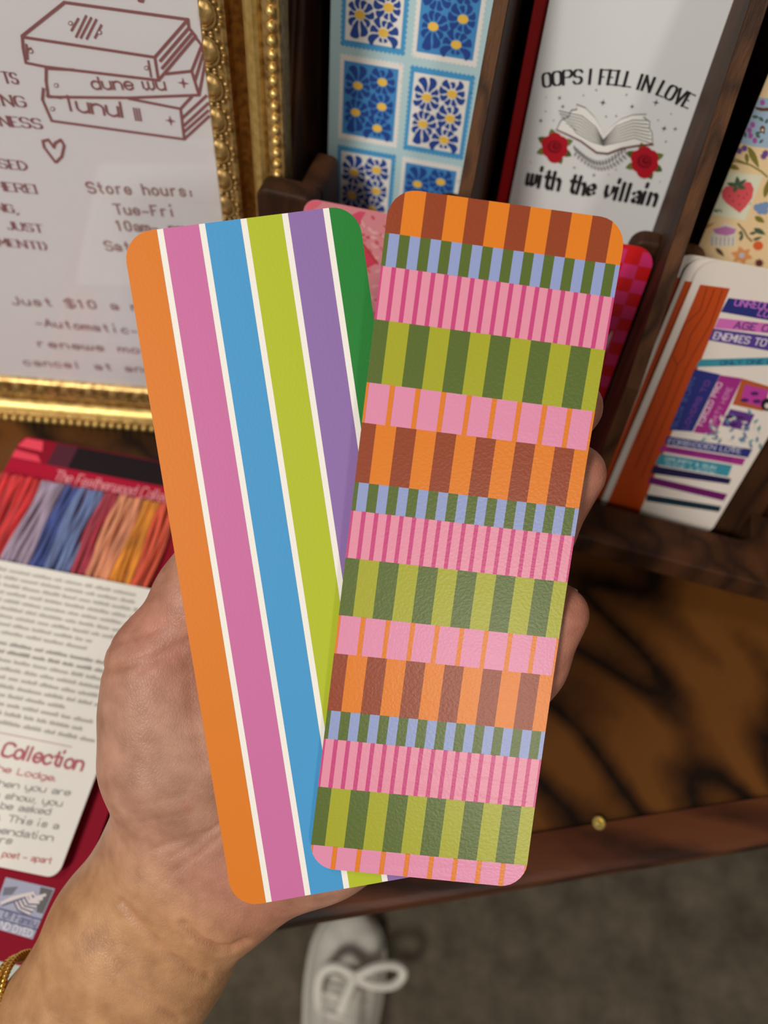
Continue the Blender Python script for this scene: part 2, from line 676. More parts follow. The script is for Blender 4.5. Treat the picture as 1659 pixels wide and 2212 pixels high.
prof = [(0.0, -0.020), (0.013, -0.020), (0.0155, -0.017), (0.0165, -0.008), (0.0155, -0.0015), (0.0125, 0.0008), (0.004, 0.0014), (0.0, 0.0014)]
mo.prism(prof, lambda a, b, d: (ln[0] * a + ld[0] * d, ln[1] * a + ld[1] * d, TZ + b), S0, S1)
mo.part('front_moulding', WOOD_LIP, table, smooth=True)
for lx, ly in ((-0.55, 0.44), (0.88, 0.44), (-0.55, -0.06), (0.88, 0.30)):
    MB().box(lx - tb_o[0] - .025, lx - tb_o[0] + .025, ly - tb_o[1] - .025, ly - tb_o[1] + .025, 0, TZ - 0.018).part('leg', WOOD_LIP, table, bevel=0.003)
nail = on_level(1293, 1778, TZ + 0.0012) - tb_o
nb = MB()
nb.tube([(nail[0] + .0019 * math.cos(a), nail[1] + .0019 * math.sin(a), nail[2] + .0004) for a in [2 * math.pi * k / 14 for k in range(15)]], 0.0006, 6, caps=False)
nb.ball((nail[0], nail[1], nail[2]), 0.0015, 10, 5, (1, 1, .35))
nb.part('brass_tack', paint((240, 216, 130), 0.3, 0.8), table, smooth=True, label='small round brass tack head')

# ------------------------------------------------------------------ bookmark rack
ryaw = math.radians(-8)
RH = np.array([math.cos(ryaw), math.sin(ryaw), 0])
RQ = np.array([-math.sin(ryaw), math.cos(ryaw), 0])
RY0 = 0.24
rk_o = RQ * RY0 + np.array([0, 0, TZ])
rack = thing('bookmark_rack', 'dark walnut stained two tier bookmark rack with upright dividers', 'display rack', frame_matrix(rk_o, RH, RQ, ZU))
TILT = -0.044


def R3(x, y, z):                                       # rack coordinates (m) -> local to the rack's empty
    return (x, y - RY0, z - TZ)


FRONT = [(0.2062, TZ + .0005), (0.2062, 0.9432), (0.181, 0.9432), (0.181, 0.985), (0.188, 1.02), (0.278, 1.20)]


def divider(x0, th):
    poly = FRONT + [(0.335, 1.20), (0.335, TZ + .0005)]
    mb = MB()
    mb.prism([(y, z) for y, z in poly], lambda y, z, d: R3(x0 + d + TILT * (z - 1.03), y, z), 0, th)
    mb.part('divider', WOOD_RACK, rack)
    eb = MB()
    e = 0.0006
    fp = FRONT[::-1]
    strip = [(y, z) for y, z in FRONT] + [(y - e, z) for y, z in fp]
    eb.prism(strip, lambda y, z, d: R3(x0 + d + TILT * (z - 1.03), y, z), 0.0002, th - 0.0002)
    eb.part('divider_edge', WOOD_EDGE, rack)


divider(-0.0192, 0.0042)
divider(0.0455, 0.0047)
divider(0.128, 0.0047)
# grooved left side panel
lp = MB()
LF = lambda z: 0.255 - 0.40 * (1.083 - z)
zs = [TZ + .0005, 1.0, 1.2]
lp.prism([(0.215, TZ + .0005), (0.2218, 1.0), (LF(1.2), 1.2), (0.335, 1.2), (0.335, TZ + .0005)], lambda y, z, d: R3(-0.0855 + d + TILT * (z - 1.03), y, z), -0.003, 0.0045)
lp.part('side_panel', WOOD_RACK, rack)
for k, (dx, rr) in enumerate(((-0.0018, .0013), (0.0008, .0011), (0.0034, .0012))):
    MB().tube([R3(-0.0855 + dx + TILT * (z - 1.03), LF(z) - 0.0002, z) for z in (1.0, 1.2)], rr, 8).part('bead_moulding', WOOD_RACK, rack, smooth=True)
MB().box(*[c for ab in zip(R3(-0.089, 0.3352, TZ + .0005), R3(0.133, 0.342, 1.2)) for c in ab]).part('back_panel', WOOD_RACK, rack)
# upper ledge, sloping front board
MB().box(*[c for ab in zip(R3(-0.0805, 0.226, 0.996), R3(0.128, 0.335, 1.004)) for c in ab]).part('upper_ledge', WOOD_RACK, rack)
MB().prism([(0.2265, 1.004), (0.2065, TZ + .001), (0.2115, TZ + .001), (0.2315, 1.004)], lambda y, z, d: R3(d, y, z), -0.079, 0.128).part('front_board', WOOD_RACK, rack)
# base board: a comb with rounded slots for the lower cards
BT, BF, SF, SB = 0.943, 0.1795, 0.1985, 0.2135


def slot(x0, x1, r=0.005):
    pts = [(x0, SB)]
    for k in range(6):
        a = math.pi + math.pi / 2 * k / 5
        pts.append((x0 + r + r * math.cos(a), SF + r + r * math.sin(a)))
    for k in range(6):
        a = -math.pi / 2 + math.pi / 2 * k / 5
        pts.append((x1 - r + r * math.cos(a), SF + r + r * math.sin(a)))
    pts.append((x1, SB))
    return pts


comb = [(-0.0885, SB), (-0.0885, BF), (0.160, BF), (0.160, SB)]
inner = []
for x0, x1 in ((0.054, 0.1235), (-0.014, 0.0445), (-0.0785, -0.0205)):
    inner += slot(x0, x1)[::-1]
MB().prism(comb + inner, lambda a, b, d: R3(a, b, d), 0.9315, BT).part('base_board', WOOD_RACK, rack, bevel=0.0008)


MB().box(*[c for ab in zip(R3(-0.086, 0.1990, TZ + .0004), R3(0.157, 0.2062, 0.9312)) for c in ab]).part('plinth', WOOD_RACK, rack)


def stub(x0, x1, y0, y1, z0, z1, rl, rr):
    pts = [(x0, z0), (x1, z0)]
    for r, cx, a0 in ((rr, x1, 0), (rl, x0, 90)):
        if r == 0:
            pts.append((cx, z1))
        else:
            c = cx - r if a0 == 0 else cx + r
            for k in range(6):
                a = math.radians(a0 + 90 * k / 5)
                pts.append((c + r * math.cos(a), z1 - r + r * math.sin(a)))
    MB().prism(pts, lambda x, z, d: R3(x, d, z), y1, y0).part('retaining_stub', WOOD_RACK, rack, bevel=0.0014, seg=3)


stub(0.0358, 0.0452, 0.2245, 0.2315, 1.004, 1.0475, 0.005, 0)
stub(0.0498, 0.0612, 0.2245, 0.2315, 1.004, 1.0465, 0, 0.005)
stub(-0.030, -0.0195, 0.2245, 0.2315, 1.004, 1.045, 0.005, 0)
stub(-0.0148, -0.006, 0.2245, 0.2315, 1.004, 1.045, 0, 0.005)
stub(-0.0852, -0.0655, 0.2065, 0.2155, 1.000, 1.0475, 0.004, 0.004)
stub(-0.0735, -0.0655, 0.2156, 0.236, 1.000, 1.0455, 0, 0.003)

# ---- card planes in the rack
def plane_axes(lean, roll=2.5):
    l, r = math.radians(lean), math.radians(roll)
    u = math.cos(l) * ZU + math.sin(l) * RQ
    n = np.cross(RH, u)
    x = math.cos(r) * RH + math.sin(r) * u
    y = -math.sin(r) * RH + math.cos(r) * u
    return x, y, n


UP_P = at(890, 0, 0.239)
UX, UY, UN = plane_axes(9)
LO_P = at(1473, 1026, 0.304)
LX, LY, LN = plane_axes(8)


def rack_card(P, X, Y, N, cx, ybot, off=0.0):
    """matrix with origin at the bottom centre of a card, and its pixel mapper"""
    o = P + X * cx + Y * ybot + N * off
    M = frame_matrix(o, X, Y, N)

    def pix(u, v):
        p = on_plane(u, v, o, N) - o
        return (float(p @ X), float(p @ Y))
    return M, pix


def bottom_y(P, Y, z):
    return (z - P[2]) / Y[2]


YB = bottom_y(UP_P, UY, 1.0068)                         # cards stand on the upper ledge
# --- blue stamp card
M, pix = rack_card(UP_P, UX, UY, UN, -0.0003, YB)
pr = Print(pix)
pr.rect(-.03, 0, .03, .16, (186, 218, 224), 0)
BL, SKY, WHT, YEL = (36, 72, 152), (74, 160, 214), (240, 238, 232), (246, 200, 84)


def flowers(pr, x0, y0, x1, y1, bg, petal, mirror):
    pr.rect(x0, y0, x1, y1, bg, 2)
    w, h = x1 - x0, y1 - y0
    cs = [(.27, .70), (.72, .80), (.74, .47), (.25, .33), (.68, .16)]
    cs = [(x0 + w * a, y0 + h * b) for a, b in cs]
    for i, c in enumerate(cs):
        n = 10 if i in (0, 3) else 9
        for k in range(n):
            a = 2 * math.pi * (k + .25 * (i % 3)) / n
            d = (math.cos(a), math.sin(a))
            rm = 1.0
            for j, e in enumerate(cs):
                if j != i:
                    v = (e[0] - c[0], e[1] - c[1])
                    dt = v[0] * d[0] + v[1] * d[1]
                    if dt > 0:
                        rm = min(rm, (v[0] ** 2 + v[1] ** 2) / (2 * dt))
            for lim, cc, dd in ((x1 - .0008, c[0], d[0]), (y1 - .0008, c[1], d[1])):
                if dd > 1e-6:
                    rm = min(rm, (lim - cc) / dd)
            for lim, cc, dd in ((x0 + .0008, c[0], d[0]), (y0 + .0008, c[1], d[1])):
                if dd < -1e-6:
                    rm = min(rm, (lim - cc) / dd)
            rm = min(rm - .00025, .013)
            r0 = .0017
            if rm < r0 + .0008:
                continue
            half = math.pi / n
            L_, R_ = [], []
            for t in (0, .2, .4, .6, .8, .93, 1.0):
                r = r0 + (rm - r0) * t
                wv = max(.00012, r * half * .94 - .00018) * (1 if t < .9 else (.75 if t < .99 else .35))
                sw = .09 * math.sin(t * 5.5 + i + k) * (t ** .5)
                aa = a + sw
                px_, py_ = c[0] + r * math.cos(aa), c[1] + r * math.sin(aa)
                L_.append((px_ - wv * math.sin(aa), py_ + wv * math.cos(aa)))
                R_.append((px_ + wv * math.sin(aa), py_ - wv * math.cos(aa)))
            pr.poly(R_ + L_[::-1], petal, 3)
        pr.ell(c, .00175, .00125, YEL, 4, 12)


col_x = ((-.0224, -.0004), (.0016, .0235))
for row in range(-1, 5):
    yt = -YB - .0180 + .0295 * (1 - row) - .0
    for ci, (x0, x1) in enumerate(col_x):
        yt2 = yt
        yb2 = yt2 - .0274
        white = (row + ci) % 2 == 0
        border = SKY if white else WHT
        pr.rect(x0 + .0004, yb2 + .0004, x1 - .0004, yt2 - .0004, border, 1)
        n = 15
        for k in range(n):
            xx = x0 + .0009 + (x1 - x0 - .0018) * k / (n - 1)
            for yy in (yb2 + .0005, yt2 - .0005):
                pr.ell((xx, yy), .00052, .00052, border, 1, 8)
        for k in range(18):
            yy = yb2 + .0009 + (yt2 - yb2 - .0018) * k / 17
            for xx in (x0 + .0005, x1 - .0005):
                pr.ell((xx, yy), .00052, .00052, border, 1, 8)
        flowers(pr, x0 + .0016, yb2 + .0020, x1 - .0017, yt2 - .0020, WHT if white else (70, 146, 208), BL, 0)
pr_stamp = pr
UPG = 'bookmarks standing in the upper tier of the rack'
card('floral_bookmark', 'pale blue bookmark printed with blue daisy postage stamps', M, .0517, .1524, .003, (188, 220, 226), pr, group=UPG, rough=.45)

# --- white "villain" card
M, pix = rack_card(UP_P, UX, UY, UN, .0677, YB)
pr = Print(pix)
INK, RED, LEAF, LEAF2 = (36, 34, 36), (176, 22, 38), (70, 92, 40), (104, 120, 52)
pr.rect(-.03, 0, .03, .16, (222, 224, 224), 0)
z4 = lambda x, y: (1120 + x / 4.1475, 120 + y / 4.1475)
pr.text('OOPS I FELL IN LOVE', [z4(*p) for p in [(225, 283), (330, 266), (440, 254), (550, 250), (660, 250), (770, 252), (880, 262), (990, 278), (1100, 302), (1200, 330), (1300, 372), (1400, 418), (1510, 468)]], .0040, INK, 'serif', .23, 3, 1.2, px=True)
pr.text('with the villain', [z4(*p) for p in [(70, 1160), (250, 1187), (400, 1210), (560, 1240), (720, 1260), (900, 1290), (1080, 1318), (1215, 1340)]], .0058, INK, 'nib', .135, 3, 1.6, px=True)
for x, y, r in [(248, 375, 8), (368, 378, 20), (582, 355, 11), (697, 308, 12), (968, 350, 12), (757, 420, 28), (398, 455, 20), (1017, 455, 21), (1232, 420, 28), (245, 500, 10), (200, 583, 22), (315, 580, 11), (785, 545, 13), (876, 541, 13), (1366, 521, 10), (1250, 577, 10), (1305, 652, 27), (1404, 656, 20), (1320, 770, 13), (500, 1003, 16), (676, 1070, 20), (872, 1022, 11), (806, 1065, 9), (110, 957, 9), (1268, 1130, 9), (246, 1045, 9)]:
    c = pix(*z4(x, y))
    pr.star(c, r / 4.1475 * .000152 * 1.05, INK)
PAGE = (236, 236, 230)
LB = [(340, 655), (380, 575), (450, 540), (470, 485), (525, 475), (520, 430), (600, 462), (680, 545), (735, 640), (760, 740), (830, 640), (920, 565), (1030, 525), (1150, 520), (1120, 545), (1180, 590), (1175, 645), (1200, 690), (1205, 790), (1080, 800), (930, 825), (800, 875), (700, 865), (640, 820), (560, 760), (440, 700)]
pr.poly([z4(*p) for p in LB], (70, 66, 64), 2, px=True)
cx0 = sum(p[0] for p in LB) / len(LB)
pr.poly([z4(p[0] + (760 - p[0]) * .016, p[1] + (700 - p[1]) * .045) for p in LB], PAGE, 3, px=True)
for k in range(7):
    t = k / 7
    pr.line([z4(*p) for p in [(360 + 150 * (1 - t) ** 2 * 0.9, 655 - 190 * t), (520 + 60 * t, 690 - 175 * t), (660 + 40 * t, 770 - 150 * t), (756, 800 - 60 * t)]], .00028, (92, 90, 88), 4, px=True)
    pr.line([z4(*p) for p in [(760, 805 - 60 * t), (900 - 30 * t, 770 - 160 * t), (1040 - 20 * t, 735 - 185 * t), (1195 - 50 * t, 785 - 240 * t)]], .00028, (92, 90, 88), 4, px=True)
pr.line([z4(*p) for p in [(340, 662), (440, 708), (560, 768), (640, 828), (700, 872), (800, 882), (930, 832), (1080, 806), (1208, 796)]], .0004, (110, 44, 50), 4, px=True)


def rose(pr, cx, cy, s):
    for a in (100, 150, 200, 330, 20, 290):
        r = math.radians(a)
        pr.leaf(z4(cx + 80 * s * math.cos(r), cy - 80 * s * math.sin(r)), z4(cx + 175 * s * math.cos(r), cy - 165 * s * math.sin(r)), .0012, LEAF if a % 4 else LEAF2, 3, px=True)
    for a, rr, d in ((90, 70, 60), (30, 66, 62), (150, 66, 62), (210, 66, 55), (330, 66, 58), (270, 72, 75)):
        r = math.radians(a)
        pr.ell(z4(cx + d * s * math.cos(r), cy - d * s * math.sin(r)), rr * s / 4.15, rr * s / 4.15, RED if a % 60 else (196, 30, 48), 4, px=True)
    for k, rr in enumerate((64, 48, 34, 20)):
        pr.ell(z4(cx + 6 * k, cy - 4 * k), rr * s / 4.15, rr * s * .9 / 4.15, [(120, 10, 26), (170, 18, 36), (104, 8, 22), (150, 16, 32)][k], 5 + k, px=True)


rose(pr, 325, 815, 1.0)
rose(pr, 1130, 945, 1.05)
for k in range(17):
    t = k / 16
    x = 520 + 430 * t
    y = 860 + 130 * math.sin(math.pi * t) - 0 * t
    dx = 40 * (t - .5) * 2
    pr.leaf(z4(x, y), z4(x + dx * .4 - 12, y - 62), .00042, (128, 126, 126), 3, px=True)
    pr.leaf(z4(x, y), z4(x + dx * .9 + 16, y + 46), .00042, (146, 142, 142), 3, px=True)
card('quote_bookmark', 'white bookmark reading oops I fell in love with the villain, with roses and open book', M, .0517, .1524, .003, (226, 228, 226), pr, group=UPG, rough=.4, edge_rgb=(222, 196, 110))
# red card behind it
M, pix = rack_card(UP_P, UX, UY, UN, .0632, YB, -.0022)
card('red_bookmark', 'plain red bookmark tucked behind the white quote bookmark', M, .0517, .1524, .003, (170, 14, 18), Print().rect(-.03, 0, .03, .16, (170, 14, 18), 0), group=UPG, rough=.45)

# --- cream floral card
M, pix = rack_card(UP_P, UX, UY, UN, .1362, YB)
pr = Print(pix)
CREAM = (238, 208, 160)
pr.rect(-.03, 0, .03, .16, CREAM, 0)
zf = lambda x, y: (1480 + x / 4.251, 60 + y / 4.254)
OL, PUR, GRN, STR = (128, 118, 44), (112, 70, 140), (72, 96, 70), (222, 84, 92)
pr.poly([zf(*p) for p in [(350, 1325), (705, 1365), (545, 1760), (205, 1705)]], (226, 226, 200), 1, px=True)
for k in range(15):
    t = k / 14
    for p in ((350 + 355 * t, 1325 + 40 * t), (205 + 340 * t, 1705 + 55 * t), (705 - 160 * t, 1365 + 395 * t)):
        pr.ell(zf(*p), 3.0, 3.0, (226, 226, 200), 1, 8, px=True)
pr.poly([zf(*p) for p in [(335, 1500), (375, 1455), (440, 1450), (500, 1470), (560, 1412), (605, 1420), (630, 1480), (615, 1560), (560, 1640), (500, 1700), (450, 1660), (380, 1610), (340, 1560)]], STR, 2, px=True)
for a, b in (((480, 1450), (380, 1425)), ((480, 1450), (478, 1360)), ((480, 1450), (565, 1390)), ((480, 1450), (560, 1478)), ((470, 1450), (450, 1515))):
    pr.leaf(zf(*a), zf(*b), .00075, GRN, 3, px=True)
for p in [(405, 1545), (440, 1588), (490, 1545), (538, 1560), (565, 1525), (497, 1622)]:
    pr.ell(zf(*p), 1.6, 2.2, (140, 40, 50), 3, 8, px=True)
pr.text('ah', [zf(265, 1685), zf(330, 1695)], .0011, (60, 60, 50), 'mono', .2, 3, px=True)
jar = [(610, 660), (700, 640), (800, 650), (800, 1110), (620, 1090), (510, 1060), (505, 1000), (540, 900), (530, 860), (580, 800), (590, 720)]
pr.poly([zf(*p) for p in jar], (160, 184, 206), 1, px=True)
pr.poly([zf(*p) for p in [(640, 725), (720, 735), (800, 730), (800, 765), (700, 765), (650, 750)]], (104, 62, 44), 2, px=True)
for a, b in (((615, 810), (680, 825)), ((680, 820), (720, 860)), ((740, 880), (760, 830)), ((700, 900), (730, 980)), ((540, 950), (560, 1010)), ((640, 970), (700, 960)), ((680, 1060), (720, 1020)), ((650, 980), (690, 1010))):
    pr.leaf(zf(*a), zf(*b), .0005, (74, 104, 92), 2, px=True)
for p in [(620, 890), (590, 940), (600, 990), (640, 1035), (710, 685)]:
    pr.ell(zf(*p), 5.5, 6.5, (168, 88, 164), 2, 10, px=True)
pr.ell(zf(710, 930), 6, 8, (112, 62, 40), 2, 10, px=True)
pr.ell(zf(710, 938), 2.5, 3, (230, 220, 200), 3, 8, px=True)
pr.poly([zf(*p) for p in [(650, 415), (760, 420), (680, 610), (595, 595)]], (228, 222, 200), 1, px=True)
for k in range(6):
    t = k / 5
    pr.line([zf(755 - 75 * t, 425 + 180 * t), zf(740 - 75 * t, 440 + 180 * t)], .0006, (170, 60, 60) if k % 2 else (60, 66, 80), 2, px=True)
    pr.line([zf(600 + 70 * t, 590 + 14 * t), zf(612 + 70 * t, 602 + 10 * t)], .0006, (60, 66, 80) if k % 2 else (170, 60, 60), 2, px=True)
pr.ell(zf(672, 465), 6, 6, (130, 126, 118), 2, px=True)
pr.ell(zf(672, 465), 5, 5, (228, 222, 200), 3, px=True)
pr.poly([zf(*p) for p in [(700, 300), (760, 240), (760, 310), (690, 340)]], (226, 160, 44), 1, px=True)
for p in [(495, 1130), (545, 1105), (480, 930), (420, 1080), (720, 1180), (740, 1150), (560, 720)]:
    for k in range(7):
        a = 2 * math.pi * k / 7
        pr.leaf(zf(*p), zf(p[0] + 36 * math.cos(a), p[1] + 36 * math.sin(a)), .0003, PUR if p[0] != 560 else (40, 40, 44), 2, px=True)
for a, b, w in (((580, 1090), (680, 1290), .0009), ((560, 1150), (575, 1250), .0006), ((400, 1260), (500, 1300), .0008), ((380, 1200), (450, 1240), .0006), ((630, 1840), (740, 1900), .0009), ((640, 1730), (730, 1790), .0009), ((730, 1560), (770, 1380), .0009)):
    pr.leaf(zf(*a), zf(*b), w, OL if a[1] < 1800 else GRN, 2, px=True)
pr.line([zf(*p) for p in [(380, 1210), (480, 1230), (600, 1260), (700, 1320), (755, 1370)]], .0005, OL, 1, px=True)
pr.line([zf(*p) for p in [(460, 990), (470, 1060), (430, 1150), (450, 1200), (560, 1245)]], .0004, OL, 1, px=True)
pr.line([zf(*p) for p in [(485, 1800), (540, 1860), (570, 1920), (610, 1960)]], .0005, (96, 74, 54), 1, px=True)
for a, b in (((505, 1960), (530, 1880)), ((590, 1890), (660, 1880)), ((620, 1950), (710, 1920)), ((500, 1900), (520, 1860))):
    pr.leaf(zf(*a), zf(*b), .0006, GRN, 2, px=True)
for p in [(700, 1640), (660, 1650), (740, 1630), (690, 1680), (730, 1680)]:
    pr.ell(zf(*p), 8, 8, (120, 148, 190), 2, 12, px=True)
pr.poly([zf(*p) for p in [(245, 1880), (370, 1790), (470, 1840), (460, 2000), (300, 2015), (220, 1980)]], (222, 216, 204), 1, px=True)
pr.poly([zf(*p) for p in [(255, 1850), (370, 1820), (470, 1850), (450, 1890), (380, 1910), (280, 1890)]], (190, 120, 176), 2, px=True)
for k in range(6):
    pr.line([zf(250 + 38 * k, 1925), zf(246 + 38 * k, 1995)], .0004, (170, 160, 160), 2, px=True)
pr.ell(zf(670, 2000), 11, 10, (222, 98, 50), 2, px=True)
for k in range(6):
    a = 2 * math.pi * k / 6 + .3
    pr.leaf(zf(520, 2090), zf(520 + 105 * math.cos(a), 2090 + 85 * math.sin(a)), .0011, (222, 148, 92), 2, px=True)
pr.ell(zf(520, 2090), 6, 6, (190, 196, 206), 3, px=True)
for a in range(0, 360, 45):
    pr.leaf(zf(680, 2160), zf(680 + 50 * math.cos(math.radians(a)), 2160 + 45 * math.sin(math.radians(a))), .0004, (96, 44, 44), 2, px=True)
pr.leaf(zf(150, 1850), zf(270, 1790), .0006, (196, 140, 48), 2, px=True)
pr.leaf(zf(280, 2020), zf(360, 2100), .0007, (84, 66, 46), 2, px=True)
for k in range(26):                                     # the same sprigs go on up the card
    x, y = rng.uniform(-.022, .022), rng.uniform(.088, .148)
    a = rng.uniform(0, 6.28)
    if k % 3 == 0:
        for j in range(6):
            pr.leaf((x, y), (x + .0034 * math.cos(a + j * 1.047), y + .0034 * math.sin(a + j * 1.047)), .0009, [PUR, (222, 148, 92), (120, 148, 190)][k // 3 % 3], 2)
        pr.ell((x, y), .0009, .0009, (240, 220, 170), 3, 8)
    else:
        pr.leaf((x, y), (x + .008 * math.cos(a), y + .008 * math.sin(a)), .0011, [OL, GRN][k % 2], 1)
card('cottage_bookmark', 'cream bookmark with strawberry stamp, blue jar and little flowers', M, .0517, .1524, .003, CREAM, pr, group=UPG, rough=.5)

# ---- lower tier
LOG = 'bookmarks standing in the lower tier of the rack'
YL = bottom_y(LO_P, LY, .9330)
# pink tropical card, almost upright, in front of the left stub
TX, TY, TN = plane_axes(2)
tp = on_plane(655, 428, RQ * 0.2035, RQ)
h_t = (tp[2] - .9330) / TY[2]
to = tp - TY * h_t + TX * .0258
M = frame_matrix(to, TX, TY, TN)
pixt = lambda u, v: (float((on_plane(u, v, to, TN) - to) @ TX), float((on_plane(u, v, to, TN) - to) @ TY))
pr = Print(pixt)
pr.rect(-.03, 0, .03, .16, (236, 150, 160), 0)
za = lambda x, y: (640 + x / 7.54, 410 + y / 7.54)
for pl_ in ([(200, 180), (330, 150), (430, 190), (360, 260), (260, 330), (140, 330)],):
    pr.poly([za(*p) for p in pl_], (244, 112, 134), 1, px=True)
HOT = (232, 84, 118)
pr.poly([za(*p) for p in [(850, 430), (1030, 345), (1130, 360), (1060, 470), (1030, 580), (930, 680)]], HOT, 2, px=True)
pr.poly([za(*p) for p in [(930, 740), (1060, 900), (1200, 1070), (1310, 1190), (1180, 1260), (1020, 1300), (960, 1000)]], (226, 66, 98), 2, px=True)
pr.line([za(*p) for p in [(920, 720), (1100, 900), (1320, 1190)]], .0009, (206, 60, 70), 3, px=True)
for k in range(60):
    x, y = rng.uniform(900, 1500), rng.uniform(380, 2200)
    a = rng.uniform(-1.2, .4)
    l = rng.uniform(60, 150)
    pr.leaf(za(x, y), za(x + l * math.cos(a), y - l * math.sin(a) * .8), .0006, [(224, 110, 116), (244, 176, 180), (246, 186, 188), (218, 92, 104)][k % 4], 1, px=True)
pr.line([za(*p) for p in [(330, 160), (800, 245), (1480, 380)]], .0008, (226, 120, 116), 1, px=True)
for k in range(40):
    x, y = rng.uniform(-.026, .026), rng.uniform(.0, .1)
    a = rng.uniform(0, 6.28)
    pr.leaf((x, y), (x + .012 * math.cos(a), y + .012 * math.sin(a)), .0012, [(224, 110, 116), (244, 176, 180), (232, 84, 118)][k % 3], 1)
card('tropical_bookmark', 'pink bookmark with hot pink tropical leaf print', M, .0517, h_t, .005, (240, 140, 150), pr, group=LOG, rough=.4)

# pink and red checked card
xr = float((on_plane(1396, 640, LO_P, LN) - LO_P) @ LX)
yt = float((on_plane(1375, 533, LO_P, LN) - LO_P) @ LY)
M, pix = rack_card(LO_P, LX, LY, LN, xr - .0274, YL)
pr = Print(pix)
RD, MG = (206, 20, 26), (214, 48, 112)
pr.rect(-.03, 0, .03, .16, RD, 0)
s_ = .0049
hC = yt - YL
for i in range(-1, 12):
    for j in range(34):
        if (i + j) % 2 == 0:
            x1, y1 = .0258 - s_ * (i - .15), hC - .0012 - s_ * j
            pr.rect(x1 - s_, y1 - s_, x1, y1, MG, 1)
pr.leaf((.0208, hC - .031), (.0176, hC - .052), .0011, (226, 190, 196), 2)
card('checked_bookmark', 'red and magenta checkerboard bookmark beside the right divider', M, .0517, hC, .006, RD, pr, group=LOG, rough=.4)

# bookish card, with two more copies behind it
xl = float((on_plane(1496.6, 640, LO_P, LN) - LO_P) @ LX) - .0018
ytb = float((on_plane(1570, 570, LO_P, LN) - LO_P) @ LY)
wB = .0470
hB = ytb - YL


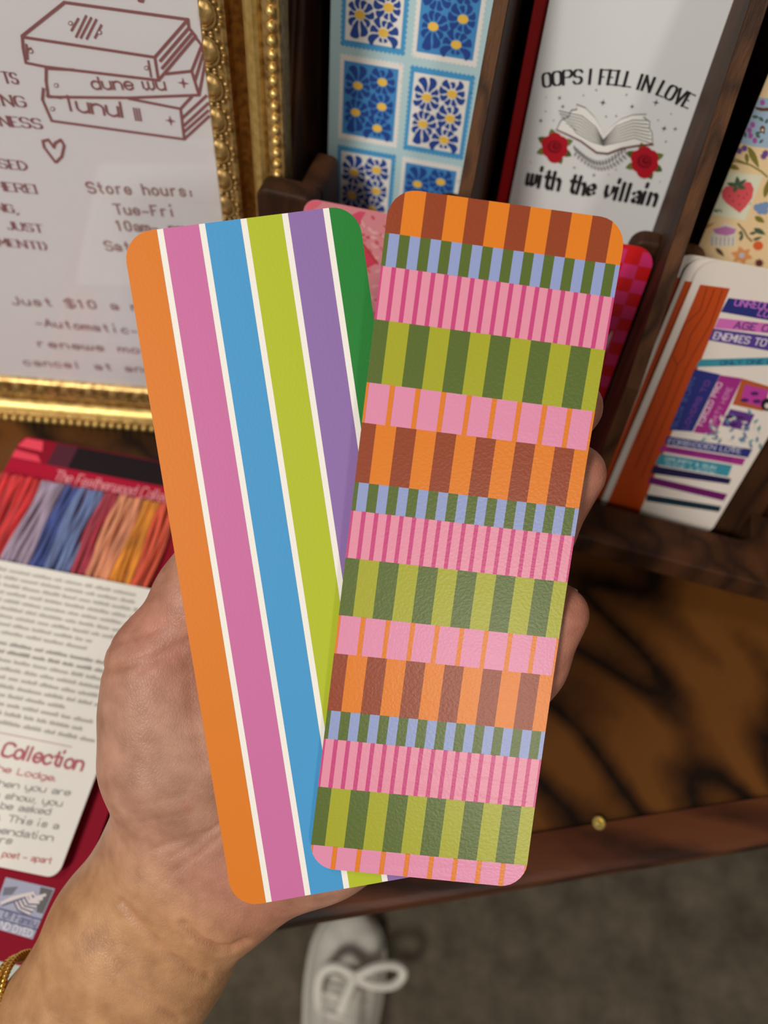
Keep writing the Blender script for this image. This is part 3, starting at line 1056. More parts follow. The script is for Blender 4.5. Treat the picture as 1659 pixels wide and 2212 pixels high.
def bookish(pix):
    pr = Print(pix)
    pr.rect(-.03, 0, .03, .16, (226, 216, 206), 0)
    zb = lambda x, y: (1400 + x / 4.174, 600 + y / 4.174)
    OR, NAV, TEAL, MAGE, PUR2, PNK = (186, 70, 16), (40, 46, 118), (56, 140, 158), (158, 42, 128), (82, 60, 140), (206, 106, 180)
    pr.poly([zb(*p) for p in [(470, 60), (738, 95), (-150, 2300), (-420, 2260), (-440, 2200)]], OR, 1, px=True)
    for ln_ in ([(530, 90), (470, 290), (330, 420), (240, 640), (120, 900), (0, 1220), (-100, 1480)], [(600, 100), (520, 300), (380, 520), (330, 700), (260, 790), (225, 700)], [(670, 110), (560, 420), (400, 700), (340, 820), (200, 1160), (60, 1500), (-60, 1800)], [(260, 800), (150, 1100), (20, 1400), (-120, 1720)]):
        pr.line([zb(*p) for p in ln_], .0003, (128, 40, 8), 2, px=True)
    bars = [([(725, 180), (1110, 228), (1110, 385), (655, 305)], NAV), ([(640, 360), (1110, 412), (1110, 500), (600, 450)], PNK), ([(590, 455), (1110, 525), (1110, 660), (545, 560)], PUR2), ([(470, 735), (1110, 715), (1110, 785), (430, 800)], TEAL),
            ([(420, 820), (650, 870), (400, 1385), (190, 1370)], NAV), ([(650, 875), (850, 905), (600, 1420), (410, 1390)], MAGE), ([(850, 905), (1100, 980), (1040, 1200), (760, 1140)], (176, 84, 40)), ([(875, 960), (1090, 1010), (1040, 1170), (830, 1110)], (182, 60, 150)),
            ([(740, 1180), (960, 1230), (890, 1380), (660, 1330)], (96, 50, 130)), ([(170, 1425), (940, 1545), (900, 1620), (150, 1500)], NAV), ([(130, 1510), (880, 1630), (850, 1690), (100, 1560)], MAGE), ([(110, 1585), (760, 1690), (720, 1790), (60, 1680)], TEAL), ([(50, 1690), (750, 1810), (730, 1860), (20, 1760)], (28, 24, 70)), ([(20, 1790), (715, 1950), (680, 2010), (0, 1850)], (104, 20, 96)), ([(-10, 1950), (660, 2060), (640, 2110), (-20, 2010)], (22, 46, 60))]
    for pts, c in bars:
        pr.poly([zb(*p) for p in pts], c, 2, px=True)
    tx = [('UNREQUI', (775, 245), (1110, 290), .0024, (190, 110, 196)), ('LO', (985, 335), (1080, 355), .0022, (190, 110, 196)), ('AGE OF', (770, 450), (1140, 490), .0025, (44, 40, 110)), ('ENEMIES TO L', (585, 545), (1130, 625), .0026, (220, 208, 220)), ('ONLY ONE B', (650, 782), (1120, 768), .0016, (32, 60, 110)), ('FORBIDDEN LOVE', (180, 1490), (830, 1580), .0024, (186, 186, 206)), ('SECOND CHANCES', (190, 1555), (750, 1640), .0014, (80, 30, 120)), ('GRUMPY & SUN', (150, 1640), (600, 1725), .0018, (190, 216, 222)), ('SHINE A BOOK', (150, 1680), (600, 1770), .0014, (190, 216, 222))]
    for t, a, b, hh, c in tx:
        pr.text(t, [zb(*a), zb(*b)], hh, c, 'mono', .16, 4, 1.2, px=True)
    pr.text('SLOW BURN', [zb(250, 1350), zb(430, 900)], .0016, (80, 100, 160), 'mono', .16, 4, 1.2, px=True)
    pr.text('LOVERS TO', [zb(350, 1360), zb(560, 930)], .0016, (120, 70, 150), 'mono', .2, 4, 1.2, px=True)
    pr.text('FORCED PRO', [zb(490, 1330), zb(670, 950)], .0018, (224, 190, 206), 'mono', .2, 4, 1.2, px=True)
    pr.text('XIMITY HERE', [zb(590, 1340), zb(760, 990)], .0016, (204, 130, 180), 'mono', .2, 4, 1.2, px=True)
    for k in range(46):
        x, y = rng.uniform(520, 1040), rng.uniform(1230, 1500)
        a = rng.uniform(0, 6.28)
        pr.leaf(zb(x, y), zb(x + 60 * math.cos(a), y + 60 * math.sin(a)), .0005, [(80, 140, 150), (214, 206, 190), (90, 120, 150)][k % 3], 3, px=True)
    for p, r in (((1075, 1140), 14), ((1075, 1150), 6)):
        pr.ell(zb(*p), r, r, (30, 24, 30) if r > 10 else (210, 200, 190), 4 if r > 10 else 5, px=True)
    for p in ((960, 1040), (870, 1100), (980, 1110), (730, 1250), (830, 1260), (770, 1320)):
        pr.ell(zb(*p), 9, 4, (70, 30, 90), 4, px=True)
    return pr


for k in range(3):
    M, pix = rack_card(LO_P, LX, LY, LN, xl + wB / 2 - .0035 * k - (.0012 if k == 2 else 0), YL + .0003, -.0012 * k)
    card('bookish_bookmark', ['white bookmark with orange plank and stacked purple book spines, front of its stack', 'white and orange bookmark directly behind the front book spine bookmark', 'white and orange bookmark rearmost of the book spine stack'][k],
         M, wB, hB - .0004 * k, .006, (232, 224, 214), bookish(pix) if k == 0 else Print().rect(-.03, 0, .03, .16, (226, 216, 206), 0).rect(-.0222, 0, -.0150, hB - .009, (186, 70, 16), 1), group='book spine bookmarks stacked in the lower tier', rough=.4)

# ------------------------------------------------------------------ gilt picture frame with the shop notice
fyaw = math.radians(4.35)
FH = np.array([math.cos(fyaw), math.sin(fyaw), 0])
FQ = np.array([-math.sin(fyaw), math.cos(fyaw), 0])
fr_o = on_level(160, 925, TZ)
# local axes: x along the frame, y into the wall, z up
fr = thing('picture_frame', 'ornate gilt picture frame holding a framed shop notice with drawn books', 'picture frame', frame_matrix(fr_o, FH, FQ, ZU))


def gilt(name, rgb, rough, dark):
    m = bpy.data.materials.new(name)
    m.use_nodes = True
    nt = m.node_tree
    L = nt.links.new
    b = nt.nodes['Principled BSDF']
    b.inputs['Metallic'].default_value = 0.72
    b.inputs['Roughness'].default_value = rough
    tc = nt.nodes.new('ShaderNodeTexCoord')
    n = nt.nodes.new('ShaderNodeTexNoise')
    n.inputs['Scale'].default_value = 420
    n.inputs['Detail'].default_value = 4
    L(tc.outputs['Object'], n.inputs['Vector'])
    r = ramp(nt, [(0.35, dark), (0.6, rgb)])
    L(n.outputs['Fac'], r.inputs['Fac'])
    L(r.outputs['Color'], b.inputs['Base Color'])
    bp = nt.nodes.new('ShaderNodeBump')
    bp.inputs['Strength'].default_value = 0.25
    bp.inputs['Distance'].default_value = 0.0005
    L(n.outputs['Fac'], bp.inputs['Height'])
    L(bp.outputs['Normal'], b.inputs['Normal'])
    return m


GILT = gilt('gilt_ornament', (204, 172, 110), 0.36, (142, 110, 62))
GILT_S = gilt('gilt_smooth', (234, 204, 130), 0.40, (214, 178, 100))
GILT_D = gilt('gilt_cove', (150, 100, 40), 0.38, (112, 70, 26))
# opening, in frame coordinates
X1o, X0o = 0.1045, -0.0720            # outer edges
RW = 0.0235
Z0o, Z1o = 0.0, 0.262
# profile: (w from the inner edge outwards, height towards the viewer)
prof_band = [(-.0005, -.0075), (0.0, -.0062), (.0012, -.0052), (.0065, -.0040), (.0075, -.0044)]
prof_cove = [(.0075, -.0044), (.0085, -.0062), (.0105, -.0070), (.0122, -.0058)]
prof_tor = [(.0122, -.0058), (.0128, -.0040), (.0140, -.0022), (.0155, -.0014), (.0168, -.0020), (.0176, -.0034)]
prof_flat = [(.0176, -.0034), (.0184, -.0018), (.0230, -.0012), (.0235, -.0020), (.0235, -.0180), (.0005, -.0180), (-.0005, -.0075)]


def rail(side):
    """returns a map (s along, w, height) -> local xyz with mitred ends handled by the caller"""
    if side == 'right':
        return lambda s, w, hh: (X1o - RW + w, -hh, s)
    if side == 'left':
        return lambda s, w, hh: (X0o + RW - w, -hh, s)
    if side == 'bottom':
        return lambda s, w, hh: (s, -hh, Z0o + RW - w)
    return lambda s, w, hh: (s, -hh, Z1o - RW + w)


bead_me = MB().ball((0, 0, 0), .00145, 8, 6).mesh('bead', GILT_S, True)


def lunette_mesh():
    mb = MB()
    n = 9
    # half dome
    R, Hh = .0036, .0016
    vs, fs = [(0, 0, Hh)], []
    for i in range(1, 5):
        for k in range(n + 1):
            a = math.pi * k / n
            q = i / 4
            vs.append((R * q * math.cos(a), R * q * math.sin(a) * 1.05, Hh * math.sqrt(max(0, 1 - q * q))))
    for k in range(n):
        fs.append((0, 1 + k, 2 + k))
    for i in range(3):
        for k in range(n):
            a = 1 + i * (n + 1) + k
            fs.append((a, a + n + 1, a + n + 2, a + 1))
    mb.add(vs, fs)
    mb.tube([(.0041 * math.cos(math.pi * k / 12), .0043 * math.sin(math.pi * k / 12), .0003) for k in range(13)], .00042, 6)
    for k in range(9):
        a = math.pi * (k + .0) / 8
        mb.ball((.0052 * math.cos(a) * .97, .0055 * math.sin(a) + .0003, .0004), .00066, 7, 5)
    return mb.mesh('lunette', GILT, True, 50)


lun_me = lunette_mesh()
for side in ('right', 'bottom', 'left', 'top'):
    f = rail(side)
    lo_, hi_ = (Z0o + RW, Z1o - RW) if side in ('right', 'left') else (X0o + RW, X1o - RW)
    root = None
    for nm, pf, mt in (('ornament_band', prof_band, GILT), ('cove', prof_cove, GILT_D), ('torus_moulding', prof_tor, GILT_S), ('outer_band', prof_flat, GILT)):
        mb = MB()
        n = len(pf)
        vs = []
        for end in (0, 1):
            for w, hh in pf:
                s = (lo_ - w) if end == 0 else (hi_ + w)
                vs.append(f(s, w, hh))
        fl = side in ('right', 'top')
        fs = [((i, i + 1, n + i + 1, n + i) if (side in ('right', 'bottom')) else (i, n + i, n + i + 1, i + 1)) for i in range(n - 1)]
        mb.add(vs, fs)
        o = mb.part(nm if root is not None else 'frame_rail', mt, fr if root is None else root, smooth=True, angle=30)
        if root is None:
            root = o
    # beads and lunettes
    L_ = hi_ - lo_ + 2 * .0205
    nb_ = int(L_ / .00372)
    for k in range(nb_ + 1):
        s = lo_ - .0205 + L_ * k / nb_
        b = bpy.data.objects.new('bead', bead_me)
        link(b, root)
        b.location = f(s, .0207, -.0011)
    nl = int((hi_ - lo_) / .0102)
    for k in range(nl + 1):
        s = lo_ + (hi_ - lo_) * k / nl
        b = bpy.data.objects.new('lunette', lun_me)
        link(b, root)
        p0, px_, py_ = np.array(f(s, .0008, -.0050)), np.array(f(s + 1, .0008, -.0050)), np.array(f(s, .0068, -.0038))
        ax = nrm(px_ - p0)
        ay = nrm(py_ - p0)
        az = np.cross(ax, ay)
        if az[1] > 0:
            ax = -ax
            az = -az
        b.matrix_local = frame_matrix(p0, ax, ay, az)

# printed notice behind glass
SO = .0085
MB().box(X0o + RW - .004, X1o - RW + .004, SO, SO + .0006, Z0o + RW - .004, Z1o - RW + .004).part('notice_sheet', paint((236, 232, 236), .5), fr)
MB().box(X0o + RW - .004, X1o - RW + .004, SO + .0008, .0165, Z0o + RW - .004, Z1o - RW + .004).part('backing_board', paint((96, 66, 40), .8), fr)
gl = bpy.data.materials.new('picture_glass')
gl.use_nodes = True
nt = gl.node_tree
nt.nodes.clear()
o_ = nt.nodes.new('ShaderNodeOutputMaterial')
tr = nt.nodes.new('ShaderNodeBsdfTransparent')
tr.inputs['Color'].default_value = (.97, .98, .98, 1)
gs = nt.nodes.new('ShaderNodeBsdfGlossy')
gs.inputs['Roughness'].default_value = .03
lwt = nt.nodes.new('ShaderNodeLayerWeight')
lwt.inputs['Blend'].default_value = .5
pw = nt.nodes.new('ShaderNodeMath')
pw.operation = 'POWER'
pw.inputs[1].default_value = 5.0
nt.links.new(lwt.outputs['Facing'], pw.inputs[0])
fn = nt.nodes.new('ShaderNodeMath')            # Schlick reflectance of a thin pane
fn.operation = 'MULTIPLY_ADD'
fn.inputs[1].default_value = .92
fn.inputs[2].default_value = .07
nt.links.new(pw.outputs[0], fn.inputs[0])
mx = nt.nodes.new('ShaderNodeMixShader')
nt.links.new(fn.outputs[0], mx.inputs[0])
nt.links.new(tr.outputs[0], mx.inputs[1])
nt.links.new(gs.outputs[0], mx.inputs[2])
nt.links.new(mx.outputs[0], o_.inputs[0])
MB().add([(X0o + RW - .004, SO - .0006, Z0o + RW - .004), (X1o - RW + .004, SO - .0006, Z0o + RW - .004), (X1o - RW + .004, SO - .0006, Z1o - RW + .004), (X0o + RW - .004, SO - .0006, Z1o - RW + .004)], [(0, 1, 2, 3)]).part('glass_pane', gl, fr)

sh_o = fr_o + FQ * (SO - .0001)


def spix(u, v):
    p = on_plane(u, v, sh_o, FQ) - sh_o
    return (float(p @ FH), float(p[2]))


pr = Print(spix)
MAR = (150, 92, 94)
zr = lambda x, y: (x / 2.5136, y / 2.514)
zq = lambda x, y: (x / 5.027, y / 5.027)
lw = .00085
for ln_ in ([(120, 195), (350, 12), (1020, 105), (840, 310), (120, 200)], [(120, 195), (125, 260), (140, 340), (250, 362), (860, 435), (840, 310)], [(1020, 105), (1025, 150), (1062, 195), (860, 435)], [(1025, 150), (870, 330)], [(1045, 175), (880, 370)], [(1060, 200), (1095, 245), (1040, 385), (900, 400)], [(250, 365), (250, 440), (262, 525), (700, 530), (1080, 515), (1040, 385)], [(1095, 245), (1115, 330), (1080, 515)], [(1100, 300), (1060, 430)], [(250, 370), (400, 378)],
            [(235, 480), (230, 540), (280, 655), (1000, 755), (980, 590), (700, 535)], [(980, 590), (1040, 525)], [(1000, 755), (1135, 630)], [(990, 640), (1120, 520)], [(1000, 680), (1130, 560)], [(1000, 715), (1130, 600)], [(255, 520), (330, 530)]):
    pr.line([zr(*p) for p in ln_], lw, MAR, 2, px=True)
for a, b in (((850, 200), (775, 330)), ((935, 170), (825, 400)), ((990, 190), (875, 410)), ((1045, 210), (940, 420)), ((1100, 270), (1030, 410))):
    pr.line([zq(*a), zq(*b)], .0006, MAR, 2, px=True)
for c in ((765, 250), (1080, 350), (335, 555), (1590, 735), (610, 925), (570, 1180)):
    pr.ell(zq(*c), 5, 5, MAR, 2, px=True)
    pr.ell(zq(*c), 3, 3, (236, 232, 236), 3, px=True)
for a, b in (((285, 480), (300, 640)), ((285, 540), (335, 520)), ((1610, 660), (1640, 830))):
    pr.line([zq(*a), zq(*b)], .0006, MAR, 2, px=True)
pr.text('dune wu', [zq(1010, 965), zq(1800, 975)], .0036, MAR, 'mono', .16, 2, 1.0, px=True)
pr.text('lunul', [zq(770, 1200), zq(1370, 1275)], .0048, MAR, 'mono', .15, 2, .8, px=True)
pr.text('III', [zq(1475, 1305), zq(1545, 1312)], .0040, MAR, 'mono', .12, 2, 1.4, px=True)
pr.star(spix(*zr(995, 450)), .0018, MAR)
pr.star(spix(*zr(925, 655)), .0018, MAR)
for hl in ([(300, 880), (240, 800), (232, 765), (262, 758), (292, 800), (300, 775), (330, 758), (348, 790), (335, 850), (305, 880)],):
    pr.line([zr(*p) for p in hl], .0009, MAR, 2, px=True)
pr.leaf((300, -8), (310, 6), .0012, MAR, 2, px=True)
HX = .0036
TXC = (146, 86, 92)
for t, a, b in (('TS', (10, 178), (40, 181)), ('ING', (-4, 226), (57, 231)), ('INESS', (-8, 270), (92, 278)), ('SED', (0, 362), (60, 368)), ('HERE!', (-8, 410), (84, 418)), ('NG,', (-6, 455), (40, 461)), ('JUST', (18, 495), (94, 502)), ('MENT!)', (0, 530), (106, 540)), (':', (-6, 494), (2, 495))):
    pr.text(t, [a, b], .0033, TXC, 'serif' if t != ':' else 'mono', .21, 2, 1.3, px=True)
for t, a, b in (('Store hours:', (192, 416), (423, 424)), ('Tue-Fri', (250, 462), (382, 467)), ('10am-7pm', (252, 497), (400, 503)), ('Sat 10-5', (230, 540), (380, 546)), ('Just $10 a month', (26, 657), (400, 676)), ('-Automatic-', (78, 703), (300, 722)), ('renews monthly', (80, 748), (430, 772)), ('cancel at any time', (52, 788), (440, 812))):
    pr.text(t, [a, b], .0040, (158, 112, 112), 'mono', .17, 2, .9, px=True, mono=True)
pobj = pr.build('printed_notice', fr, 0.0, rough=.5)
# print is drawn in x/z of the sheet: turn its face to the viewer
pobj.matrix_local = Matrix(((1, 0, 0, 0), (0, 0, -1, SO - .0001), (0, 1, 0, 0), (0, 0, 0, 1)))

# ------------------------------------------------------------------ pack of embroidery threads lying on the table
pk_t = .0045
pk_o = on_level(0, 2076, TZ + pk_t)
tyaw = math.radians(-3.0)
KX = np.array([math.cos(tyaw), math.sin(tyaw), 0])
KY = np.array([-math.sin(tyaw), math.cos(tyaw), 0])


def kpix(u, v):
    p = on_level(u, v, TZ + pk_t) - pk_org
    return (float(p @ KX), float(p @ KY))


pk_org = np.array([0, 0, 0.0])
xL = kpix(40, 948)[0]
xR = kpix(232, 1740)[0] + .0005
yBt = kpix(15, 2080)[1]
yTp = kpix(45, 935)[1]
pk_org = KX * (xL + xR) / 2 + KY * yBt + np.array([0, 0, 0])
pkW, pkH = xR - xL, yTp - yBt
pack = thing('thread_pack', 'crimson card pack of coloured embroidery threads lying flat below the gilt frame', 'thread pack', frame_matrix(pk_org + ZU * (TZ + .0007), KX, KY, ZU))
CRIM = (142, 10, 38)
MB().prism(rrect(pkW, pkH, .003), lambda a, b, d: (a, b, d), 0, .0016).part('backing_card', paint(CRIM, .75, 0, .2), pack)


def kp(u, v):
    a, b = kpix(u, v)
    return (a, b)


yT1, yT0 = kp(200, 1068)[1], kp(150, 1243)[1]         # ends of the thread window
# black window above the header
pr = Print(kpix)
yh1, yh0 = kp(200, 1017)[1], kp(200, 1064)[1]
pr.rect(-pkW / 2, yh0 - .003, pkW / 2, yh1, (176, 20, 52), 1)
pr.rect(-pkW / 2 + .0265, yh1, pkW / 2, pkH - .0005, (30, 20, 26), 1)
pr.rect(-pkW / 2 + .0165, yh1, -pkW / 2 + .0265, pkH - .0005, (84, 36, 50), 1)
pr.poly([(-pkW / 2, yh1 + .0005), (-pkW / 2 + .014, yh1 + .0005), (-pkW / 2 + .011, yh1 + .004), (-pkW / 2, yh1 + .005)], (232, 70, 92), 2)  # lighter red painted in as gloss on the wrinkled plastic corner
pr.poly([(-pkW / 2, yh1 + .007), (-pkW / 2 + .012, yh1 + .0065), (-pkW / 2 + .010, pkH - .001), (-pkW / 2 + .002, pkH - .001)], (236, 76, 96), 2)  # second painted gleam on the same shiny fold
pr.text('The Featherwood Collection', [kp(112, 1032), kp(400, 1088)], .0056, (226, 150, 160), 'mono', .11, 3, .9)
pr.text('5 Cotton Skeins', [kp(150, 1056), kp(318, 1087)], .0030, (220, 140, 152), 'mono', .13, 3, 1.0)
pr.build('printed_header', pack, .0017, rough=.6, spec=.15)


def thread_mat(c):
    m = bpy.data.materials.new('thread')
    m.use_nodes = True
    nt = m.node_tree
    L = nt.links.new
    b = nt.nodes['Principled BSDF']
    b.inputs['Roughness'].default_value = .55
    b.inputs['Sheen Weight'].default_value = .3
    tc = nt.nodes.new('ShaderNodeTexCoord')
    mp = nt.nodes.new('ShaderNodeMapping')
    mp.inputs['Scale'].default_value = (900, 60, 900)
    n = nt.nodes.new('ShaderNodeTexNoise')
    n.inputs['Scale'].default_value = 1
    L(tc.outputs['Object'], mp.inputs['Vector'])
    L(mp.outputs['Vector'], n.inputs['Vector'])
    r = ramp(nt, [(.35, tuple(int(v * .75) for v in c)), (.65, tuple(min(255, int(v * 1.12)) for v in c))])
    L(n.outputs['Fac'], r.inputs['Fac'])
    L(r.outputs['Color'], b.inputs['Base Color'])
    return m


edges = [(-6, 1144), (35, 1144), (95, 1144), (130, 1144), (190, 1144), (225, 1144), (282, 1144), (325, 1144), (366, 1144)]
tcol = [(226, 44, 48), (166, 148, 172), (62, 82, 150), (108, 128, 178), (180, 52, 74), (238, 152, 112), (232, 146, 40), (226, 92, 62)]
ex = [kp(*e)[0] for e in edges]
ex[0] = -pkW / 2 + .0015
ex[-1] = min(ex[-1], pkW / 2 - .0015)
for i, c in enumerate(tcol):
    mb = MB()
    a, b = ex[i], ex[i + 1]
    n = max(4, int((b - a) / .0016))
    for j in range(n):
        x = a + (b - a) * (j + .5) / n
        ph = rng.uniform(0, 6)
        zc = .0016 + .0016 + .0007 * math.sin(j * 1.7)
        mb.tube([(x + .0008 * math.sin(ph + t * 5), yT0 - .004 + (yT1 - yT0 + .006) * t, zc + .0003 * math.sin(ph + t * 9)) for t in [q / 9 for q in range(10)]], .00125, 7)
    mb.part('thread_skein', thread_mat(c), pack, smooth=True)
# white leaflet
lx1 = kp(205, 1690)[0]
lx0 = -lx1
ly1, ly0 = yT0, kp(60, 1886)[1]
lab = MB()
LW, LH = lx1 - lx0, ly1 - ly0
lab.prism([(a + (lx0 + lx1) / 2, b + ly0) for a, b in rrect(LW, LH, .004)], lambda a, b, d: (a, b, d), .0050, .0057)
lab.prism(rrect(LW * .94, LH * .94, .003), lambda a, b, d: (a + (lx0 + lx1) / 2, b + ly0 + LH * .03, d), .0016, .0050)
lab.part('paper_leaflet', paint((238, 236, 228), .6), pack)
pr = Print(kpix)
GR = (196, 194, 186)


def wordline(x0, y, x1, hgt, col):
    x = x0
    while x < x1 - .002:
        wl = min(rng.uniform(.003, .010), x1 - x)
        n = max(2, int(wl / (hgt * .42)))
        for k in range(n):
            xx = x + wl * k / n
            up = hgt * (1.0 if rng.rand() > .25 else 1.55)
            pr.line([(xx, y), (xx, y + up * .75), (xx + hgt * .26, y + up * .6), (xx + hgt * .3, y)], hgt * .16, col, 2)
        x += wl + hgt * .9


yy = ly1 - .0045
for k in range(22):
    if yy < kp(100, 1600)[1]:
        break
    short = k in (7, 8, 15)
    wordline(lx0 + .004, yy, (lx1 - .004 - (.016 if short else rng.uniform(0, .006))), .00125, (172, 170, 164) if 8 < k < 11 else GR)
    yy -= .00325
    if k in (8,):
        yy -= .001
ytr = kp(100, 1606)[1]
pr.line([(lx0 + .003, ytr), (lx1 - .012, ytr - .0)], .0003, (206, 170, 176), 2)
pr.text('Featherwood Collection', [(lx0 + .006, kp(0, 1632)[1] - .001), kp(178, 1668)], .0048, (184, 92, 104), 'mono', .17, 2, .8)
pr.text('for sale on at the Lodge.', [(lx0 + .012, kp(0, 1666)[1] - .001), kp(125, 1692)], .0021, (200, 110, 112), 'mono', .14, 2, .8)
for t, a, b in (('pop in and then you are', (-160, 1680), (153, 1722)), ('here we can show, you', (-150, 1706), (135, 1745)), ('what should be asked', (-150, 1730), (110, 1763)), ('or not going. This is a', (-150, 1752), (128, 1794)), ('our recommendation', (-150, 1780), (116, 1820)), ('for all makers', (-160, 1806), (28, 1826))):
    pr.text(t, [kp(*a), kp(*b)], .0021, (164, 164, 160), 'mono', .15, 2, .8)
pr.text('Collector notions, post - apart', [kp(-150, 1830), kp(112, 1868)], .0018, (206, 130, 130), 'mono', .15, 2, .8)
pr.build('printed_text', pack, .0058, rough=.6)
# woven logo square
pr = Print(kpix)
lg = [(8, 1893), (115, 1918), (66, 2028), (-30, 2000)]
pr.poly(lg, (168, 172, 196), 1, px=True)
ga = lambda s, t: tuple(np.array(lg[0]) * (1 - s) * (1 - t) + np.array(lg[1]) * s * (1 - t) + np.array(lg[2]) * s * t + np.array(lg[3]) * (1 - s) * t)
pr.poly([ga(.72, .03), ga(.98, .03), ga(.98, .5), ga(.84, .5)], (92, 90, 92), 2, px=True)
pr.poly([ga(.04, .2), ga(.3, .12), ga(.24, .3), ga(.06, .36)], (110, 112, 128), 2, px=True)
for k in range(6):
    d = .085 * k
    pr.line([ga(.10 + d * .75, .50 - d * .5), ga(.28 + d * .8, .34 - d * .4), ga(.45 + d * .6, .50 - d * .6), ga(.72 + d * .35, .56 - d * .95)], .0009, (226, 216, 216), 3, px=True)
    pr.line([ga(.13 + d * .75, .55 - d * .5), ga(.30 + d * .8, .39 - d * .4), ga(.47 + d * .6, .55 - d * .6), ga(.73 + d * .35, .60 - d * .95)], .0005, (98, 98, 128), 3, px=True)
pr.poly([ga(0, .6), ga(1, .6), ga(1, .63), ga(0, .63)], (92, 92, 140), 3, px=True)
pr.poly([ga(0, .8), ga(1, .8), ga(1, .825), ga(0, .825)], (84, 84, 134), 3, px=True)
pr.text('Of Family', [ga(.22, .77), ga(.95, .77)], .0022, (98, 98, 140), 'mono', .14, 3, .8, px=True)
pr.text('HAND DYED', [ga(.0, .97), ga(.95, .97)], .0020, (222, 220, 232), 'mono', .18, 3, .8, px=True)
pr.build('printed_logo', pack, .0017, rough=.5)

# pale green card peeping out at the table edge
go = on_level(-8, 2092, TZ + .002)
M = frame_matrix(np.array([go[0], go[1] - .0085, TZ + .00005]), KX, KY, ZU)
t = thing('pale_card', 'pale green card peeping out below the crimson thread pack', 'card', M)
MB().prism(rrect(.05, .0135, .002), lambda a, b, d: (a, b, d), 0, .0005).part('card_body', paint((190, 204, 190), .5), t)

# ------------------------------------------------------------------ the two bookmarks held in the hand
Mb, hb, (bo, bx, by, bz) = pnp([(243, 508), (753, 444), (978, 1878), (504.5, 1962)], .0508 * 1.006)
Mf, hf, (fo, fx, fy, fz) = pnp([(842, 404), (1355, 476), (1132, 1918), (666, 1872.5)], .0508 * .978)
wb, wf_ = .0508 * 1.006, .0508 * .978
pr = Print()
WH = (240, 237, 230)
pr.rect(-wb / 2, 0, wb / 2, hb, WH, 0)
st = [(216, 120, 20), (200, 108, 162), (66, 152, 208), (176, 190, 34), (140, 108, 172), (26, 126, 46)]
for k, c in enumerate(st):
    x0 = 0 if k == 0 else .1725 + .176 * (k - 1)
    x1 = 1 if k == 5 else .146 + .176 * k
    pr.rect((x0 - .5) * wb, 0, (x1 - .5) * wb, hb, c, 1)
HELD = 'pair of bookmarks held up in the hand'
card('striped_bookmark', 'bookmark with six lengthwise colour stripes divided by white lines, held behind the other', Mb, wb, hb, .0062, WH, pr, group=HELD, rough=.5, spec=.35, bump=.06, thick=.0004)

pr = Print()
rows = [0, .0603, .1047, .1779, .266, .3234, .4094, .4512, .5213, .6078, .666, .7537, .7977, .8729, .9643, 1.0]
BR, OR, GN, LB_, PKL, PKD, LM, PK2 = (144, 62, 28), (222, 124, 24), (86, 104, 38), (144, 158, 206), (226, 144, 168), (200, 66, 126), (164, 166, 34), (222, 140, 174)
X = lambda u: (u - .5) * wf_
for i in range(15):
    y1, y0 = hf * (1 - rows[i]), hf * (1 - rows[i + 1])
    kind = i % 5
    if kind in (0, 3):
        a, b = (BR, OR) if kind == 0 else (GN, LM)
        es = [0, .0625] + [.0625 + .0875 * k for k in range(1, 11)] + [1]
        for k in range(len(es) - 1):
            pr.rect(X(es[k]), y0, X(es[k + 1]), y1, a if k % 2 == 0 else b, 1)
    elif kind == 1:
        es = [0, .0185] + [.0185 + .04377 * k for k in range(1, 23)] + [1]
        for k in range(len(es) - 1):
            pr.rect(X(es[k]), y0, X(es[k + 1]), y1, GN if k % 2 == 0 else LB_, 1)
    elif kind == 2:
        pr.rect(X(0), y0, X(1), y1, PKL, 1)
        for k in range(19):
            pr.rect(X(max(0, k / 18 - .009)), y0, X(min(1, k / 18 + .009)), y1, PKD, 2)
    else:
        pr.rect(X(0), y0, X(1), y1, PK2, 1)
        for k in range(10):
            pr.rect(X(max(0, k / 9 - .0105)), y0, X(min(1, k / 9 + .0105)), y1, OR, 2)
warpf = lambda a, b: -.0030 * (1 - (2 * b / hf - 1) ** 2) * (.55 + .45 * (a / wf_ + .5))
card('patchwork_bookmark', 'bookmark of stacked striped bands in orange, pink, green and blue, held in front', Mf, wf_, hf, .0058, (240, 235, 225), pr, group=HELD, warp=warpf, band=.004, rough=.32, spec=.5, bump=.09, thick=.0004)

# ------------------------------------------------------------------ the hand and forearm (one continuous surface from a distance field)
bdot = float(bo @ bz)


def zcard(u, v):
    return bdot / float(cray(u, v) @ bz)


def hp(u, v, dz):
    return (zcard(u, v) + dz / 1000.0) * cray(u, v)


VOX = 0.0008


